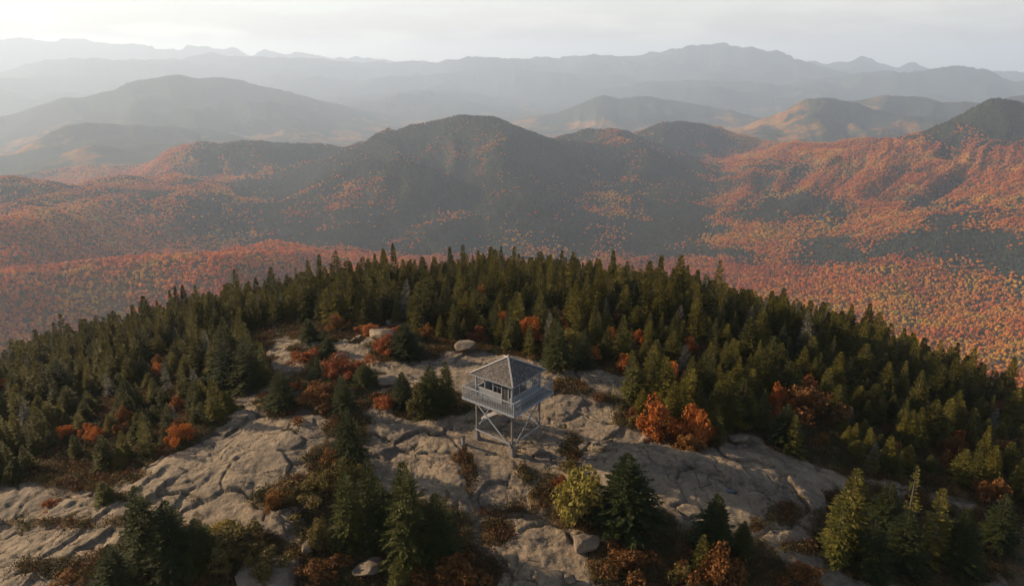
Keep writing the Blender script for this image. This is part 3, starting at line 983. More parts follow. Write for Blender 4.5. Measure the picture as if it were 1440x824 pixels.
# ------------------------------------------------------------------ landmark spruces: base px, base py, top py, width factor, label, kind
LAND = [
    (352, 548, 470, 1.25, 'broad dark spruce at the edge of the left wood above the big pale slab', 's'),
    (322, 545, 478, 1.1, 'spruce close against the left side of the broad dark one at the slab head', 's'),
    (398, 574, 518, 1.15, 'lone bushy spruce standing on the top edge of the big left slab', 's'),
    (446, 552, 495, 0.85, 'slim spruce between the red bush and the lone spruce on the left slab', 's'),
    (484, 582, 526, 1.0, 'ragged spruce where the left slab meets the gully of bushes', 's'),
    (492, 650, 572, 0.9, 'tall olive green spruce in the gully, lower than the ragged one', 's'),
    (512, 545, 512, 1.5, 'low spreading spruce left of the grey dome boulder', 's'),
    (436, 482, 448, 1.3, 'round spruce on the upper rock shelf beside red heath', 's'),
    (462, 498, 470, 1.3, 'small dark spruce below the upper rock shelf', 's'),
    (570, 502, 452, 1.5, 'rounded dark spruce beside the stacked ledge and red bush', 's'),
    (568, 573, 524, 1.0, 'leftmost spruce of the clump on the rock just left of the lookout', 's'),
    (606, 584, 514, 1.15, 'middle dark spruce of the clump just left of the lookout', 's'),
    (629, 576, 510, 0.75, 'slim spruce on the right of the clump beside the lookout', 's'),
    (576, 792, 645, 1.05, 'tallest dark spruce of the clump at the bottom centre', 's'),
    (538, 765, 668, 0.95, 'spruce on the left of the tallest one in the bottom clump', 's'),
    (492, 765, 655, 0.9, 'pointed spruce on the left edge of the bottom clump by orange bushes', 's'),
    (614, 790, 690, 1.25, 'wide dark spruce on the right of the bottom clump', 's'),
    (522, 730, 640, 0.8, 'slim spruce at the back of the bottom clump', 's'),
    (562, 835, 778, 0.9, 'small golden green spruce in front of the bottom clump', 'g'),
    (210, 800, 676, 1.0, 'tallest spruce of the lower left thicket, at its left end', 's'),
    (248, 805, 700, 1.2, 'dark spruce beside the tall one in the lower left thicket', 's'),
    (285, 800, 728, 1.3, 'rounded spruce on the right of the lower left thicket', 's'),
    (166, 840, 762, 1.2, 'spruce cut by the bottom edge in front of the lower left thicket', 's'),
    (150, 706, 674, 1.5, 'little green spruce alone on the striped left ledge', 'g'),
    (876, 742, 634, 1.45, 'broad dark spruce beside the yellow green shrub right of the boulders', 's'),
    (1003, 775, 692, 1.15, 'dark pointed spruce in front of the big right dome of rock', 's'),
    (1042, 778, 728, 1.0, 'small spruce right of the dark pointed one at the dome foot', 's'),
    (1184, 775, 648, 0.95, 'tall golden tipped spruce in the thicket right of the rock dome', 'g'),
    (1172, 790, 698, 1.0, 'golden green spruce in front of the tall golden tipped one', 'g'),
    (1238, 760, 672, 1.1, 'grey green spruce in the middle of the right thicket', 's'),
    (1274, 742, 654, 0.9, 'thin nearly bare spruce rising from the right thicket', 'n'),
    (1306, 790, 682, 0.95, 'golden spruce on the right of the lower right thicket', 'g'),
    (1262, 800, 708, 1.3, 'wide dark spruce low in the right thicket', 's'),
    (1342, 800, 712, 1.1, 'dark spruce at the right end of the lower right thicket', 's'),
    (1218, 810, 720, 1.2, 'dark spruce low on the left of the right thicket', 's'),
    (1114, 638, 582, 0.9, 'golden green spruce just above the shoulder of the rock dome', 'g'),
    (1006, 618, 568, 0.8, 'small bright spruce right of the two orange bushes', 'g'),
    (784, 522, 454, 1.1, 'spruce directly behind the right eave of the lookout', 's'),
    (820, 522, 468, 1.0, 'spruce among orange leaves behind the lookout on the right', 's'),
    (1400, 770, 690, 1.2, 'dark spruce over bare rock near the lower right corner', 's'),
    (1100, 628, 568, 1.1, 'dark spruce behind the golden one above the rock dome', 's'),
    (90, 560, 505, 1.1, 'spruce beside a bright orange tree in the left wood', 's'),
    (985, 810, 752, 0.8, 'golden green spruce among the rust bush at the bottom right of centre', 'g'),
]
trees_xy = []
for (bx, by, ty, wd, lab, kd) in LAND:
    x, y = hit(bx, by)
    z = float(h_base(x, y))
    F_ = y * CP - (z - CAM_Z) * SP
    vv = (412 - by) / FPX
    ppm = FPX * (CP + vv * SP) / F_
    H = (by - ty) / ppm
    H *= 0.96 if by < 700 else 0.90
    pair = {'s': HERO[rnd.randrange(3)], 'g': GOLD[rnd.randrange(2)], 'n': SNAG}[kd]
    Wd = (1.06 if kd == 's' else 1.3) * (1.0 if by < 700 else 0.92) * wd * max(0.55, min(1.3, (H / 5.2) ** 0.7))
    put_tree(pair, x, y, H, Wd, rnd.uniform(0, 6.28), lab)
    trees_xy.append((x, y, 0.9))
N_LAND = len(LAND)

# ------------------------------------------------------------------ shrubs: px, py base, width px, height px, colour, label
SHRUBS = [
    (926, 615, 58, 56, 'orange', 'bright orange bush at the edge of the right wood, the left of the pair'),
    (972, 622, 50, 52, 'orange', 'bright orange bush beside the small bright spruce, the right of the pair'),
    (746, 482, 34, 36, 'orange', 'orange bush in the dark wood behind the lookout roof'),
    (478, 534, 62, 32, 'red', 'wide coral red bush on the upper rock shelf left of centre'),
    (545, 500, 46, 26, 'red', 'red bush at the foot of the rounded dark spruce'),
    (518, 470, 30, 14, 'red', 'low red heath left of the stacked ledge'),
    (432, 507, 44, 14, 'red', 'low red heath on the upper rock shelf under the round spruce'),
    (386, 714, 30, 32, 'rust', 'dark rust red bush alone in a crack of the left slab'),
    (438, 700, 62, 24, 'olive', 'sprawling olive brown bush right of the rust red one'),
    (255, 624, 34, 26, 'orange', 'orange bush at the wood edge above the left ledge'),
    (178, 604, 34, 36, 'rust', 'rust brown tree in the left wood'),
    (135, 618, 26, 18, 'orange', 'small orange bush low in the left wood'),
    (92, 616, 24, 18, 'orange', 'small orange bush in the left wood, nearer the picture edge'),
    (48, 612, 20, 14, 'orange', 'smallest orange bush low in the far left wood'),
    (228, 528, 20, 18, 'orange', 'orange bush high in the left wood by the rock opening'),
    (124, 520, 14, 16, 'orange', 'tiny orange tree high in the left wood'),
    (14, 552, 40, 18, 'orange', 'orange tree at the left edge of the wood'),
    (308, 512, 30, 22, 'red', 'red bush beside the rock opening left of the broad spruce'),
    (452, 570, 60, 30, 'rust', 'rust brown bush under the slim spruce on the left slab'),
    (528, 562, 16, 12, 'red', 'small red heath clump below the dome boulder'),
    (545, 574, 36, 18, 'red', 'red bush left of the spruce clump beside the lookout'),
    (590, 586, 46, 44, 'olive', 'olive bush in the clump of spruces beside the lookout'),
    (470, 648, 36, 24, 'rust', 'rust bush at the head of the gully of bushes'),
    (480, 690, 50, 44, 'olive', 'olive and orange bush in the gully above the bottom clump'),
    (452, 770, 44, 40, 'olive', 'brown bush left of the pointed spruce at bottom centre'),
    (462, 812, 54, 34, 'rust', 'rust bush right of the pale leaning stone'),
    (330, 780, 84, 40, 'olive', 'wide yellow brown bush at the right of the lower left thicket'),
    (375, 800, 60, 30, 'olive', 'olive bush above the rock dome at the bottom left'),
    (312, 755, 40, 22, 'yellow', 'yellow bush at the top of the lower left thicket'),
    (100, 812, 44, 12, 'rust', 'low rust heath on the lower left ledge'),
    (70, 708, 22, 10, 'red', 'tiny red bush at the wood edge on the far left ledge'),
    (815, 730, 84, 68, 'yellow', 'large yellow green shrub beside the broad dark spruce'),
    (790, 686, 16, 18, 'red', 'small red bush on top of the large yellow green shrub'),
    (1000, 832, 74, 76, 'rust', 'tall rust red bush at the bottom, below the dark pointed spruce'),
    (965, 835, 44, 40, 'olive', 'olive bush left of the tall rust red one'),
    (1135, 582, 76, 48, 'rust', 'wide rust orange bush in the right wood'),
    (1096, 575, 30, 34, 'orange', 'orange bush on the left of the wide rust one in the right wood'),
    (1390, 706, 44, 44, 'rust', 'rust tree near the right edge of the wood'),
    (1420, 640, 60, 24, 'rust', 'rust bush at the right edge of the picture'),
    (1262, 640, 34, 18, 'rust', 'dark rust bush deep in the right wood'),
    (796, 482, 20, 24, 'orange', 'thin orange tree just behind the spruces right of the lookout'),
    (832, 512, 24, 22, 'orange', 'small orange bush at the edge of the rock behind the lookout'),
    (808, 500, 40, 36, 'yellow', 'yellow leaved tree behind the lookout on the right'),
    (884, 522, 26, 22, 'orange', 'orange bush left of the branching one in the right wood'),
    (898, 486, 18, 22, 'orange', 'orange bush halfway up the wood right of the lookout'),
    (968, 496, 26, 22, 'orange', 'round orange bush high in the right wood'),
    (944, 548, 26, 40, 'orange', 'branching orange tree above the pair of orange bushes'),
    (860, 480, 14, 20, 'orange', 'slender orange tree among the spruces right of the lookout'),
    (640, 826, 90, 40, 'rust', 'dark rust thicket at the bottom right of the tall spruces'),
    (880, 800, 70, 36, 'rust', 'dark brown bush below the broad dark spruce'),
    (900, 600, 26, 20, 'olive', 'olive bush left of the bright orange pair'),
    (800, 664, 24, 14, 'olive', 'small dark bush in the cleft right of the lookout foot'),
    (1215, 700, 24, 18, 'olive', 'olive bush behind the golden tipped spruce'),
    (1286, 706, 20, 18, 'rust', 'small rust bush behind the right thicket on the rock'),
    (1130, 820, 60, 26, 'rust', 'rounded rust bush on the rock at the bottom right'),
    (560, 470, 30, 12, 'red', 'low red heath behind the stacked ledge'),
    (412, 548, 20, 10, 'orange', 'low orange heath at the foot of the broad spruce'),
]
for (bx, by, wpx, hpx, kd, lab) in SHRUBS:
    x, y = hit(bx, by)
    z = float(h_base(x, y))
    ppm = px_per_m(x, y, z)
    put_shrub(kd, x, y, wpx / ppm * 1.08, max(0.35, hpx / ppm * 1.15), lab)
    trees_xy.append((x, y, max(0.8, 0.35 * wpx / ppm)))

# more small autumn trees scattered through the wood
g = np.random.default_rng(77)
WOODSHR = []
for (x0, x1, y0, y1, cnt, where) in ((0, 320, 500, 640, 6, 'left wood'), (420, 800, 405, 480, 12, 'wood behind the lookout'), (840, 1420, 440, 660, 17, 'right wood')):
    k = 0
    while k < cnt:
        px, py = g.uniform(x0, x1), g.uniform(y0, y1)
        x, y = hit(px, py)
        if float(soil_mask(np.array([x]), np.array([y]), h_base(np.array([x]), np.array([y])))[0]) < .9 or y < 52 or math.hypot(x, y) > 170:
            k += .2
            continue
        kd = ('orange', 'rust', 'rust', 'red')[int(g.integers(0, 4))]
        lab = {'orange': 'orange', 'rust': 'rust brown', 'red': 'coral red'}[kd]
        wd_ = float(g.uniform(1.4, 3.0))
        put_shrub(kd, x, y, wd_, wd_ * float(g.uniform(.8, 1.5)), 'small %s autumn tree among the spruces of the %s' % (lab, where), 'small %s autumn trees in the %s' % (lab, where))
        trees_xy.append((x, y, 0.9))
        k += 1

# ------------------------------------------------------------------ the spruce wood round the summit
cand = []
g = np.random.default_rng(5)
step = 2.12
gx = np.arange(-190, 150, step); gy = np.arange(40, 205, step)
X, Y = np.meshgrid(gx, gy)
X = (X + g.uniform(-.5, .5, X.shape) * step * 1.0).ravel(); Y = (Y + g.uniform(-.5, .5, Y.shape) * step * 1.0).ravel()
zb = h_base(X, Y)
PX, PY = project(X, Y, zb)
sm = soil_mask(X, Y, zb)
ok = (sm > 0.85) & (PX > -140) & (PX < 1580) & (PY < 735)
# soil islands inside the rock carry the landmark plants only
inpoly = np.zeros(X.shape, bool)
j = len(ROCK_POLY) - 1
for i in range(len(ROCK_POLY)):
    xi, yi = ROCK_POLY[i]; xj, yj = ROCK_POLY[j]
    inpoly ^= ((yi > PY) != (yj > PY)) & (PX < (xj - xi) * (PY - yi) / (yj - yi + 1e-9) + xi)
    j = i
ok &= ~(inpoly & (Y < 100))
ok &= Y > 46
# openings in the wood on the upper left shelf and the strip behind the lookout
open_ = (((PX - 440) / 95) ** 2 + ((PY - 478) / 22) ** 2 < 1) | (((PX - 610) / 70) ** 2 + ((PY - 492) / 12) ** 2 < 1) | (((PX - 335) / 45) ** 2 + ((PY - 500) / 12) ** 2 < 1)
ok &= ~(open_ & (g.random(X.shape) < 0.85))
gapn = fbm(X / 11, Y / 11, 301, 3)
ok &= ~((gapn < -0.42) & (g.random(X.shape) < 0.75))
ok &= (g.random(X.shape) < 0.90) | (X < -15)
X, Y = X[ok], Y[ok]
def inwood(a, b_):
    return float(soil_mask(np.array([a]), np.array([b_]), h_base(np.array([a]), np.array([b_])))[0]) > 0.9 and b_ > 55


for (tx, ty_, rad) in trees_xy:
    k = np.hypot(X - tx, Y - ty_) > rad + 0.5
    if rad > 0.75 and inwood(tx, ty_):               # small broadleaf trees stand in gaps of the wood
        L_ = math.hypot(tx, ty_)
        along = ((X - tx) * -tx + (Y - ty_) * -ty_) / L_
        across = np.abs((X - tx) * ty_ - (Y - ty_) * tx) / L_
        k &= ~((along > 0) & (along < 3.2) & (across < rad * 1.1))
    X, Y = X[k], Y[k]
n = len(X)
Z = h_ground(X, Y)
zall, _ = h_all(X, Y)
rr = np.hypot(X, Y)
Z = np.where(rr > 150, np.minimum(Z, zall), Z)
dist = np.sqrt(rr ** 2 + (Z - CAM_Z) ** 2)
edge_h = 0.5 + 0.5 * sstep(0, 16, np.abs(Y - 50) * 0 + (Y - 62) + 0.25 * np.abs(X))
H = g.uniform(4.0, 9.0, n) * (0.82 + 0.3 * fbm(X / 18, Y / 18, 311, 2)) * (0.78 + 0.22 * sstep(60, 110, Y))
H = H * np.where(X < -12, 0.92, 1.0) * (0.84 + 0.16 * sstep(70, 100, Y))
H = np.where(g.random(n) < 0.10, H * 1.3, H)
H = np.where(g.random(n) < 0.18, H * 0.6, H)
H = np.clip(H, 2.0, 10.0)
Wd = g.uniform(0.85, 1.3, n) * np.clip((H / 5.4), 0.5, 1.3) ** 0.6
PX, PY = project(X, Y, Z)
PXt, PYt = project(X, Y, Z + H)
order = np.argsort(np.where((PX > -20) & (PX < 1460) & (PYt < 824) & (PYt > 300), dist / H, 1e9))
n_ind = 300 - N_LAND
ind = set(order[:n_ind].tolist())


SHAPE = ['dark green', 'slim', 'broad', 'slender pointed', 'bushy', 'wide skirted', 'thin ragged', 'dark green']


def wood_label(px, py, shp):
    if px < 470:
        w = 'left wood'
    elif px < 800:
        w = 'wood behind the lookout'
    else:
        w = 'right wood'
    row = 'along the far treeline of the' if py < 455 else ('in the middle of the' if py < 540 else 'in the near part of the')
    return '%s spruce standing %s %s' % (shp, row, w), '%s spruces %s %s' % (shp, row, w)


pick = g.integers(0, 8, n)
rz = g.uniform(0, 6.283, n)
gold = g.random(n) < 0.07
grey = (g.random(n) < 0.055) & ~gold
for i in sorted(ind):
    lab, grp = wood_label(PX[i], PY[i], 'yellowish green' if gold[i] else 'thin greyish' if grey[i] else SHAPE[pick[i]])
    pr = GOLD[i % 2] if gold[i] else GREY[i % 2] if grey[i] else SPR[pick[i]]
    put_tree(pr, float(X[i]), float(Y[i]), float(H[i]), float(Wd[i]), float(rz[i]), lab, 'tree', grp)


def joined(name, pair):
    """crown and trunk as one source mesh for the scatter"""
    b = bmesh.new()
    b.from_mesh(pair[0])
    nf = len(b.faces)
    b.from_mesh(pair[1])
    b.faces.ensure_lookup_table()
    for f in b.faces[nf:]:
        f.material_index = 1
    me = bpy.data.meshes.new(name)
    b.to_mesh(me); b.free()
    me.materials.append(pair[0].materials[0]); me.materials.append(m_bark)
    return bpy.data.objects.new(name, me)


src = [joined('spruce_source', pr) for pr in SPR + GOLD + GREY]
rest = np.array([i for i in range(n) if i not in ind])
pk = np.where(gold[rest], 8 + rest % 2, np.where(grey[rest], 10 + rest % 2, pick[rest]))
scatter('spruce_wood', np.stack([X[rest], Y[rest], Z[rest] - 0.1], 1), rz[rest],
        np.stack([Wd[rest], Wd[rest], H[rest] / 6.0], 1), pk, src)

# ------------------------------------------------------------------ undergrowth and grass: nobody could count it
def tuft(name, seed, n, h, spread, leaf, material, grass=False):
    g = np.random.default_rng(seed)
    P = np.stack([g.normal(0, spread, n), g.normal(0, spread, n), np.zeros(n)], 1)
    if grass:
        D = np.stack([g.normal(0, .45, n), g.normal(0, .45, n), np.ones(n)], 1)
        Ls = h * g.uniform(.5, 1.1, n); Ws = np.full(n, leaf); Nn = g.normal(size=(n, 3)) * (1, 1, .1)
    else:
        P[:, 2] = h * g.random(n) ** .7 * np.exp(-(P[:, 0] ** 2 + P[:, 1] ** 2) / (2.2 * spread) ** 2)
        D = g.normal(size=(n, 3)); Ls = leaf * g.uniform(.6, 1.3, n); Ws = Ls * .6; Nn = g.normal(size=(n, 3)) + (0, 0, .8)
    V, F = kites(P, D, Ls, Ws, Nn)
    me = np_mesh(name, V, F)
    me.materials.append(material)
    return bpy.data.objects.new(name, me)


tsrc = [tuft('heath_source', 71, 70, .42, .30, .13, m_mead), tuft('heath_source', 72, 70, .30, .40, .12, m_mead),
        tuft('grass_source', 73, 36, .42, .16, .035, m_mead, True), tuft('grass_source', 74, 30, .34, .24, .035, m_mead, True)]
g = np.random.default_rng(15)
npt = 90000
a = g.uniform(R(-41), R(41), npt); r_ = np.sqrt(g.uniform(40 ** 2, 118 ** 2, npt))
x, y = r_ * np.sin(a), r_ * np.cos(a)
zz, so, jo = h_ground(x, y, True)
dens = np.where(so > 0.6, 0.55, 0) + np.where((so <= 0.6) & (so > 0.25), 0.5, 0) + np.where((jo > 0.5) & (fbm(x / 4, y / 4, 411, 2) > 0.05), 0.45, 0)
k = g.random(npt) < dens
x, y, zz, so, jo = x[k], y[k], zz[k], so[k], jo[k]
n = len(x)
isgrass = (so < 0.6) | (g.random(n) < 0.22)
pk = np.where(isgrass, 2 + g.integers(0, 2, n), g.integers(0, 2, n))
cn = fbm(x / 3.5, y / 3.5, 421, 3) + g.normal(0, .25, n)
pal = np.array([(.045, .045, .016), (.070, .060, .020), (.085, .062, .022), (.10, .055, .020), (.15, .062, .022), (.15, .10, .028)])
ci = np.clip(((cn + 0.9) / 1.8 * 6).astype(int), 0, 5)
tint = pal[ci] * g.uniform(.6, 1.15, (n, 1))
gt = np.array((.19, .135, .05)) * g.uniform(.6, 1.3, (n, 1))
tint = np.where(isgrass[:, None], gt, tint)
s = g.uniform(.7, 1.5, n) * np.where(isgrass, .8, 1.0)
scatter('undergrowth', np.stack([x, y, zz - .03], 1), g.uniform(0, 6.28, n), np.stack([s, s, s * g.uniform(.7, 1.3, n)], 1), pk, tsrc, tint)

# ------------------------------------------------------------------ valley forest
def crown_src(name, seed, conifer=False):
    g = np.random.default_rng(seed)
    b = bmesh.new()
    if conifer:
        for (z0, z1, r0) in ((0, 6, 2.6), (3.2, 9, 2.0), (6.5, 12.5, 1.35)):
            m = 7
            ring = [b.verts.new((r0 * g.uniform(.7, 1.2) * math.cos(6.283 * k / m), r0 * g.uniform(.7, 1.2) * math.sin(6.283 * k / m), z0 + g.uniform(-.4, .4))) for k in range(m)]
            top = b.verts.new((g.normal(0, .1), g.normal(0, .1), z1))
            for k in range(m):
                b.faces.new((ring[k], ring[(k + 1) % m], top))
    else:
        for q in range(4):
            c = np.array((g.normal(0, 1.7), g.normal(0, 1.7), g.uniform(5.2, 8.2)))
            r0 = g.uniform(2.0, 3.1)
            res = bmesh.ops.create_icosphere(b, subdivisions=2 if q < 2 else 1, radius=r0)
            for v in res['verts']:
                v.co = Vector(c) + v.co * float(g.uniform(.72, 1.25))
                v.co.z = max(v.co.z, 1.5)
    me = bpy.data.meshes.new(name)
    b.to_mesh(me); b.free()
    me.materials.append(m_valley)
    return bpy.data.objects.new(name, me)


vsrc = [crown_src('leafy_source', 81), crown_src('leafy_source', 82), crown_src('leafy_source', 83), crown_src('conifer_source', 84, True), crown_src('conifer_source', 85, True)]
g = np.random.default_rng(25)
PTS, SC, PK, TI = [], [], [], []
for (r0, r1, sp) in ((185, 900, 8.0), (900, 1900, 6.3), (1900, 3000, 6.7), (3000, 4400, 8.4)):
    A0 = R(44)
    cnt = int(A0 * (r1 ** 2 - r0 ** 2) / sp ** 2)
    a = g.uniform(-A0, A0, cnt); r_ = np.sqrt(g.uniform(r0 ** 2, r1 ** 2, cnt))
    x, y = r_ * np.sin(a), r_ * np.cos(a)
    z, tot = h_all(x, y)
    px, py = project(x, y, z)
    k = (px > -60) & (px < 1500)
    x, y, z, tot = x[k], y[k], z[k], tot[k]
    cnt = len(x)
    c = conifer_map(x, y, z, tot) + g.normal(0, .19, cnt) + 0.34 * fbm(x / 120, y / 120, 431, 4)
    con = c > 0.55
    hue = 0.55 * fbm(x / 260, y / 260, 441, 3) + 0.35 * fbm(x / 60, y / 60, 442, 2) + g.normal(0, .11, cnt)
    u = x / y
    hue = hue + 0.30 * sstep(0.42, 0.7, u) * sstep(2600, 1200, np.hypot(x, y)) - 0.04
    pal = np.array([(.20, .062, .040), (.29, .075, .035), (.36, .105, .035), (.40, .145, .045), (.42, .20, .06), (.40, .26, .08), (.17, .16, .06)])
    ci = np.clip(((hue + .9) / 1.8 * 7).astype(int), 0, 6)
    tint = pal[ci] * g.uniform(.82, 1.14, (cnt, 1))
    bare = g.random(cnt) < 0.09
    tint = np.where(bare[:, None], np.array((.13, .095, .075)) * g.uniform(.7, 1.2, (cnt, 1)), tint)
    ct = np.array(CONIFER) * g.uniform(.7, 1.6, (cnt, 1))
    mw = fbm(x / 170, y / 170, 451, 4) + g.normal(0, .35, cnt)      # mixed wood: bare and olive crowns among the conifers
    ct = np.where((mw > .25)[:, None], np.array((.105, .085, .060)) * g.uniform(.6, 1.1, (cnt, 1)), ct)
    ct = np.where((mw < -.45)[:, None], np.array((.075, .072, .030)) * g.uniform(.6, 1.1, (cnt, 1)), ct)
    tint = tint * np.array((1.62, 1.44, .34)) * (1 + .30 * sstep(.05, -.45, x / y))[:, None]  # leafy tint brightened towards the left: backlit glow put into the colour
    tint = np.where(con[:, None], ct, tint)
    s = sp / 8.0 * g.uniform(.6, 1.42, cnt)
    sz = g.uniform(.75, 1.25, cnt) * (sp / 8.0) ** .5 * np.where(con, np.where(r0 > 1000, .55, .85), np.where(r0 > 1000, .72, 1.0))
    PTS.append(np.stack([x, y, z - 1.0], 1)); SC.append(np.stack([s, s, sz], 1)); TI.append(tint)
    PK.append(np.where(con, 3 + g.integers(0, 2, cnt), g.integers(0, 3, cnt)))
PTS = np.concatenate(PTS)
print('valley trees', len(PTS))
scatter('valley_forest', PTS, g.uniform(0, 6.28, len(PTS)), np.concatenate(SC), np.concatenate(PK), vsrc, np.concatenate(TI))

# ------------------------------------------------------------------ boulders
def boulder(x, y, sx, sy, sz, seed, label, name='boulder', rot=0.0, tilt=0.0, sink=0.3):
    g = np.random.default_rng(seed)
    b = bmesh.new()
    bmesh.ops.create_icosphere(b, subdivisions=4, radius=1.0)
    cuts = [(Vector(g.normal(size=3)).normalized(), g.uniform(.52, .86)) for _ in range(20)]
    cuts.append((Vector((0, 0, 1)), .66))
    V = np.array([v.co for v in b.verts])
    for (d, o_) in cuts:
        dn = np.array(d)
        ex = V @ dn - o_
        V = V - np.where(ex > 0, ex * .97, 0)[:, None] * dn
    nn = 0.05 * fbm(V[:, 0] * 2 + V[:, 2], V[:, 1] * 2 - V[:, 2], seed, 4)
    V = V * (1 + nn)[:, None] * (sx, sy, sz)
    for v, c in zip(b.verts, V):
        v.co = c
    me = bpy.data.meshes.new(name)
    b.to_mesh(me); b.free()
    smooth(me)
    me.set_sharp_from_angle(angle=R(28))
    me.materials.append(m_boulder)
    o = bpy.data.objects.new(name, me)
    COL.objects.link(o)
    z = float(h_ground(np.array([x]), np.array([y]))[0])
    o.location = (x, y, z + sz * (1 - sink) * .72)
    o.rotation_euler = (tilt, tilt * .5, rot)
    tag(o, label, 'rock')
    return o


BOULD = [
    (657, 499, 34, 26, 'grey pointed boulder at the wood edge behind the lookout'),
    (541, 546, 38, 24, 'grey dome shaped boulder on the ledge left of the spruce clump'),
    (535, 480, 46, 22, 'long pale ledge block, the lower of the stacked pair by the red bush'),
    (553, 462, 26, 14, 'pale block on top of the stacked ledge by the red bush'),
    (433, 785, 22, 30, 'pale leaning stone beside the rust bush in the lower left'),
    (375, 834, 104, 26, 'big rounded grey boulder at the bottom edge left of centre'),
    (519, 814, 46, 26, 'squarish stone in the bushes under the bottom spruces'),
    (824, 780, 40, 36, 'upright grey block below the large yellow green shrub'),
    (772, 834, 50, 26, 'split pale stone at the bottom right of centre'),
    (800, 830, 24, 24, 'small pale stone beside the split one at the bottom'),
    (440, 712, 22, 14, 'small stone below the olive bush on the left slab'),
    (478, 507, 16, 14, 'small pale stone among red heath on the upper shelf'),
    (1040, 622, 36, 16, 'tilted grey rock behind the top of the right dome'),
    (752, 642, 26, 14, 'rounded stone right of the near tower foot'),
]
for k, (bx, by, wpx, hpx, lab) in enumerate(BOULD):
    x, y = hit(bx, by - 3)
    z = float(h_base(x, y))
    ppm = px_per_m(x, y, z)
    w_ = wpx / ppm
    h_ = hpx / ppm * .62
    boulder(x, y + w_ * .15, w_ * .56, w_ * .46, h_ * .72, 500 + k, lab, rot=rnd.uniform(-.5, .5), tilt=rnd.uniform(-.15, .15), sink=.25)

# ------------------------------------------------------------------ rain pools on the ledges
for (bx, by, wpx, hpx) in ((1036, 690, 26, 7), (800, 543, 22, 8), (786, 548, 16, 6)):
    x, y = hit(bx, by)
    ppm = px_per_m(x, y, 0)
    gq = np.linspace(-.5, .5, 5)
    zc = float(np.percentile(h_ground(x + wpx / ppm * np.repeat(gq, 5), y + 2 * hpx / ppm * np.tile(gq, 5)), 35)) - .03
    m = 28
    V = [(0, 0, 0)]
    for k in range(m):
        a = 6.283 * k / m
        q = 1 + .25 * math.sin(2 * a + 1) + .12 * math.sin(5 * a)
        V.append((wpx / ppm * .5 * q * math.cos(a), hpx / ppm * .95 * q * math.sin(a), 0))
    V += [(c[0] * 1.05, c[1] * 1.05, -.4) for c in V[1:m + 1]]
    Fc = [(0, 1 + k, 1 + (k + 1) % m) for k in range(m)] + [(1 + k, 1 + m + k, 1 + m + (k + 1) % m, 1 + (k + 1) % m) for k in range(m)]
    o = new_mesh('rain_pool', V, Fc, (m_water,))
    o.location = (x, y, zc + .03)
    tag(o, kind='structure')

# ------------------------------------------------------------------ the fire lookout
FLOOR = 5.0
tz0 = 0.0
TOW = empty('lookout_tower', (float(TOWER_C[0]), float(TOWER_C[1]), 0.0), 0)
tag(TOW, 'small pale fire lookout cabin with shingled roof on four braced timber legs', 'lookout tower')
ang = math.atan2(TV[1], TV[0])                      # local +X = towards the right leg, local -Y... built in local axes, then turned
TOW.rotation_euler = (0, 0, ang - math.pi / 2)
# local axes: +Y = TV (right leg direction), -X = ... with this turn local X = right-hand of TV
RZ = Matrix.Rotation(TOW.rotation_euler.z, 3, 'Z')


def to_world(lx, ly):
    q = RZ @ Vector((lx, ly, 0))
    return TOWER_C[0] + q.x, TOWER_C[1] + q.y


def gz(lx, ly):
    wx_, wy_ = to_world(lx, ly)
    return float(h_ground(np.array([wx_]), np.array([wy_]))[0])


_bc = {}


def box_mesh(sx, sy, sz, m):
    key = (round(sx, 4), round(sy, 4), round(sz, 4), m.name)
    if key not in _bc:
        b = bmesh.new()
        bmesh.ops.create_cube(b, size=1.0)
        bmesh.ops.scale(b, vec=(sx, sy, sz), verts=b.verts)
        bmesh.ops.bevel(b, geom=b.edges[:], offset=min(sx, sy, sz) * .12, segments=1, affect='EDGES')
        me = bpy.data.meshes.new('piece')
        b.to_mesh(me); b.free()
        me.materials.append(m)
        _bc[key] = me
    return _bc[key]


def piece(name, c, size, m, parent=TOW, rot=(0, 0, 0)):
    o = bpy.data.objects.new(name, box_mesh(*size, m))
    COL.objects.link(o)
    o.parent = parent
    o.location = c
    o.rotation_euler = rot
    return o


def beam(name, a, b_, w_, d_, m, parent=TOW):
    a, b_ = Vector(a), Vector(b_)
    d = b_ - a
    o = bpy.data.objects.new(name, box_mesh(w_, d_, d.length, m))
    COL.objects.link(o)
    o.parent = parent
    o.location = (a + b_) / 2
    o.rotation_euler = d.to_track_quat('Z', 'Y').to_euler()
    return o


# which local corner is which: near = (TOWER_N - C), left = near + TU, right = near + TV
inv = RZ.inverted()
def loc_of(v2):
    q = inv @ Vector((v2[0], v2[1], 0))
    return q.x, q.y
NEARL = loc_of(TOWER_N - TOWER_C)
LEFTL = loc_of(TOWER_N + TU * LEG - TOWER_C)
RIGHTL = loc_of(TOWER_N + TV * LEG - TOWER_C)
BACKL = loc_of(TOWER_N + TU * LEG + TV * LEG - TOWER_C)
# unit local directions along the two visible faces
UL = Vector((LEFTL[0] - NEARL[0], LEFTL[1] - NEARL[1], 0)).normalized()
VL = Vector((RIGHTL[0] - NEARL[0], RIGHTL[1] - NEARL[1], 0)).normalized()


def P3(u, v, z):
    """local point from face coordinates: u along the left face, v along the right face, both from the cabin centre"""
    q = UL * u + VL * v
    return (q.x, q.y, z)


def ubox(name, u0, u1, v0, v1, z0, z1, m, parent=TOW):
    """box aligned with the cabin; UL and VL are the local axes up to sign"""
    c = P3((u0 + u1) / 2, (v0 + v1) / 2, (z0 + z1) / 2)
    du, dv = abs(u1 - u0), abs(v1 - v0)
    size = (du, dv, z1 - z0) if abs(UL.x) > .5 else (dv, du, z1 - z0)
    return piece(name, c, size, m, parent)


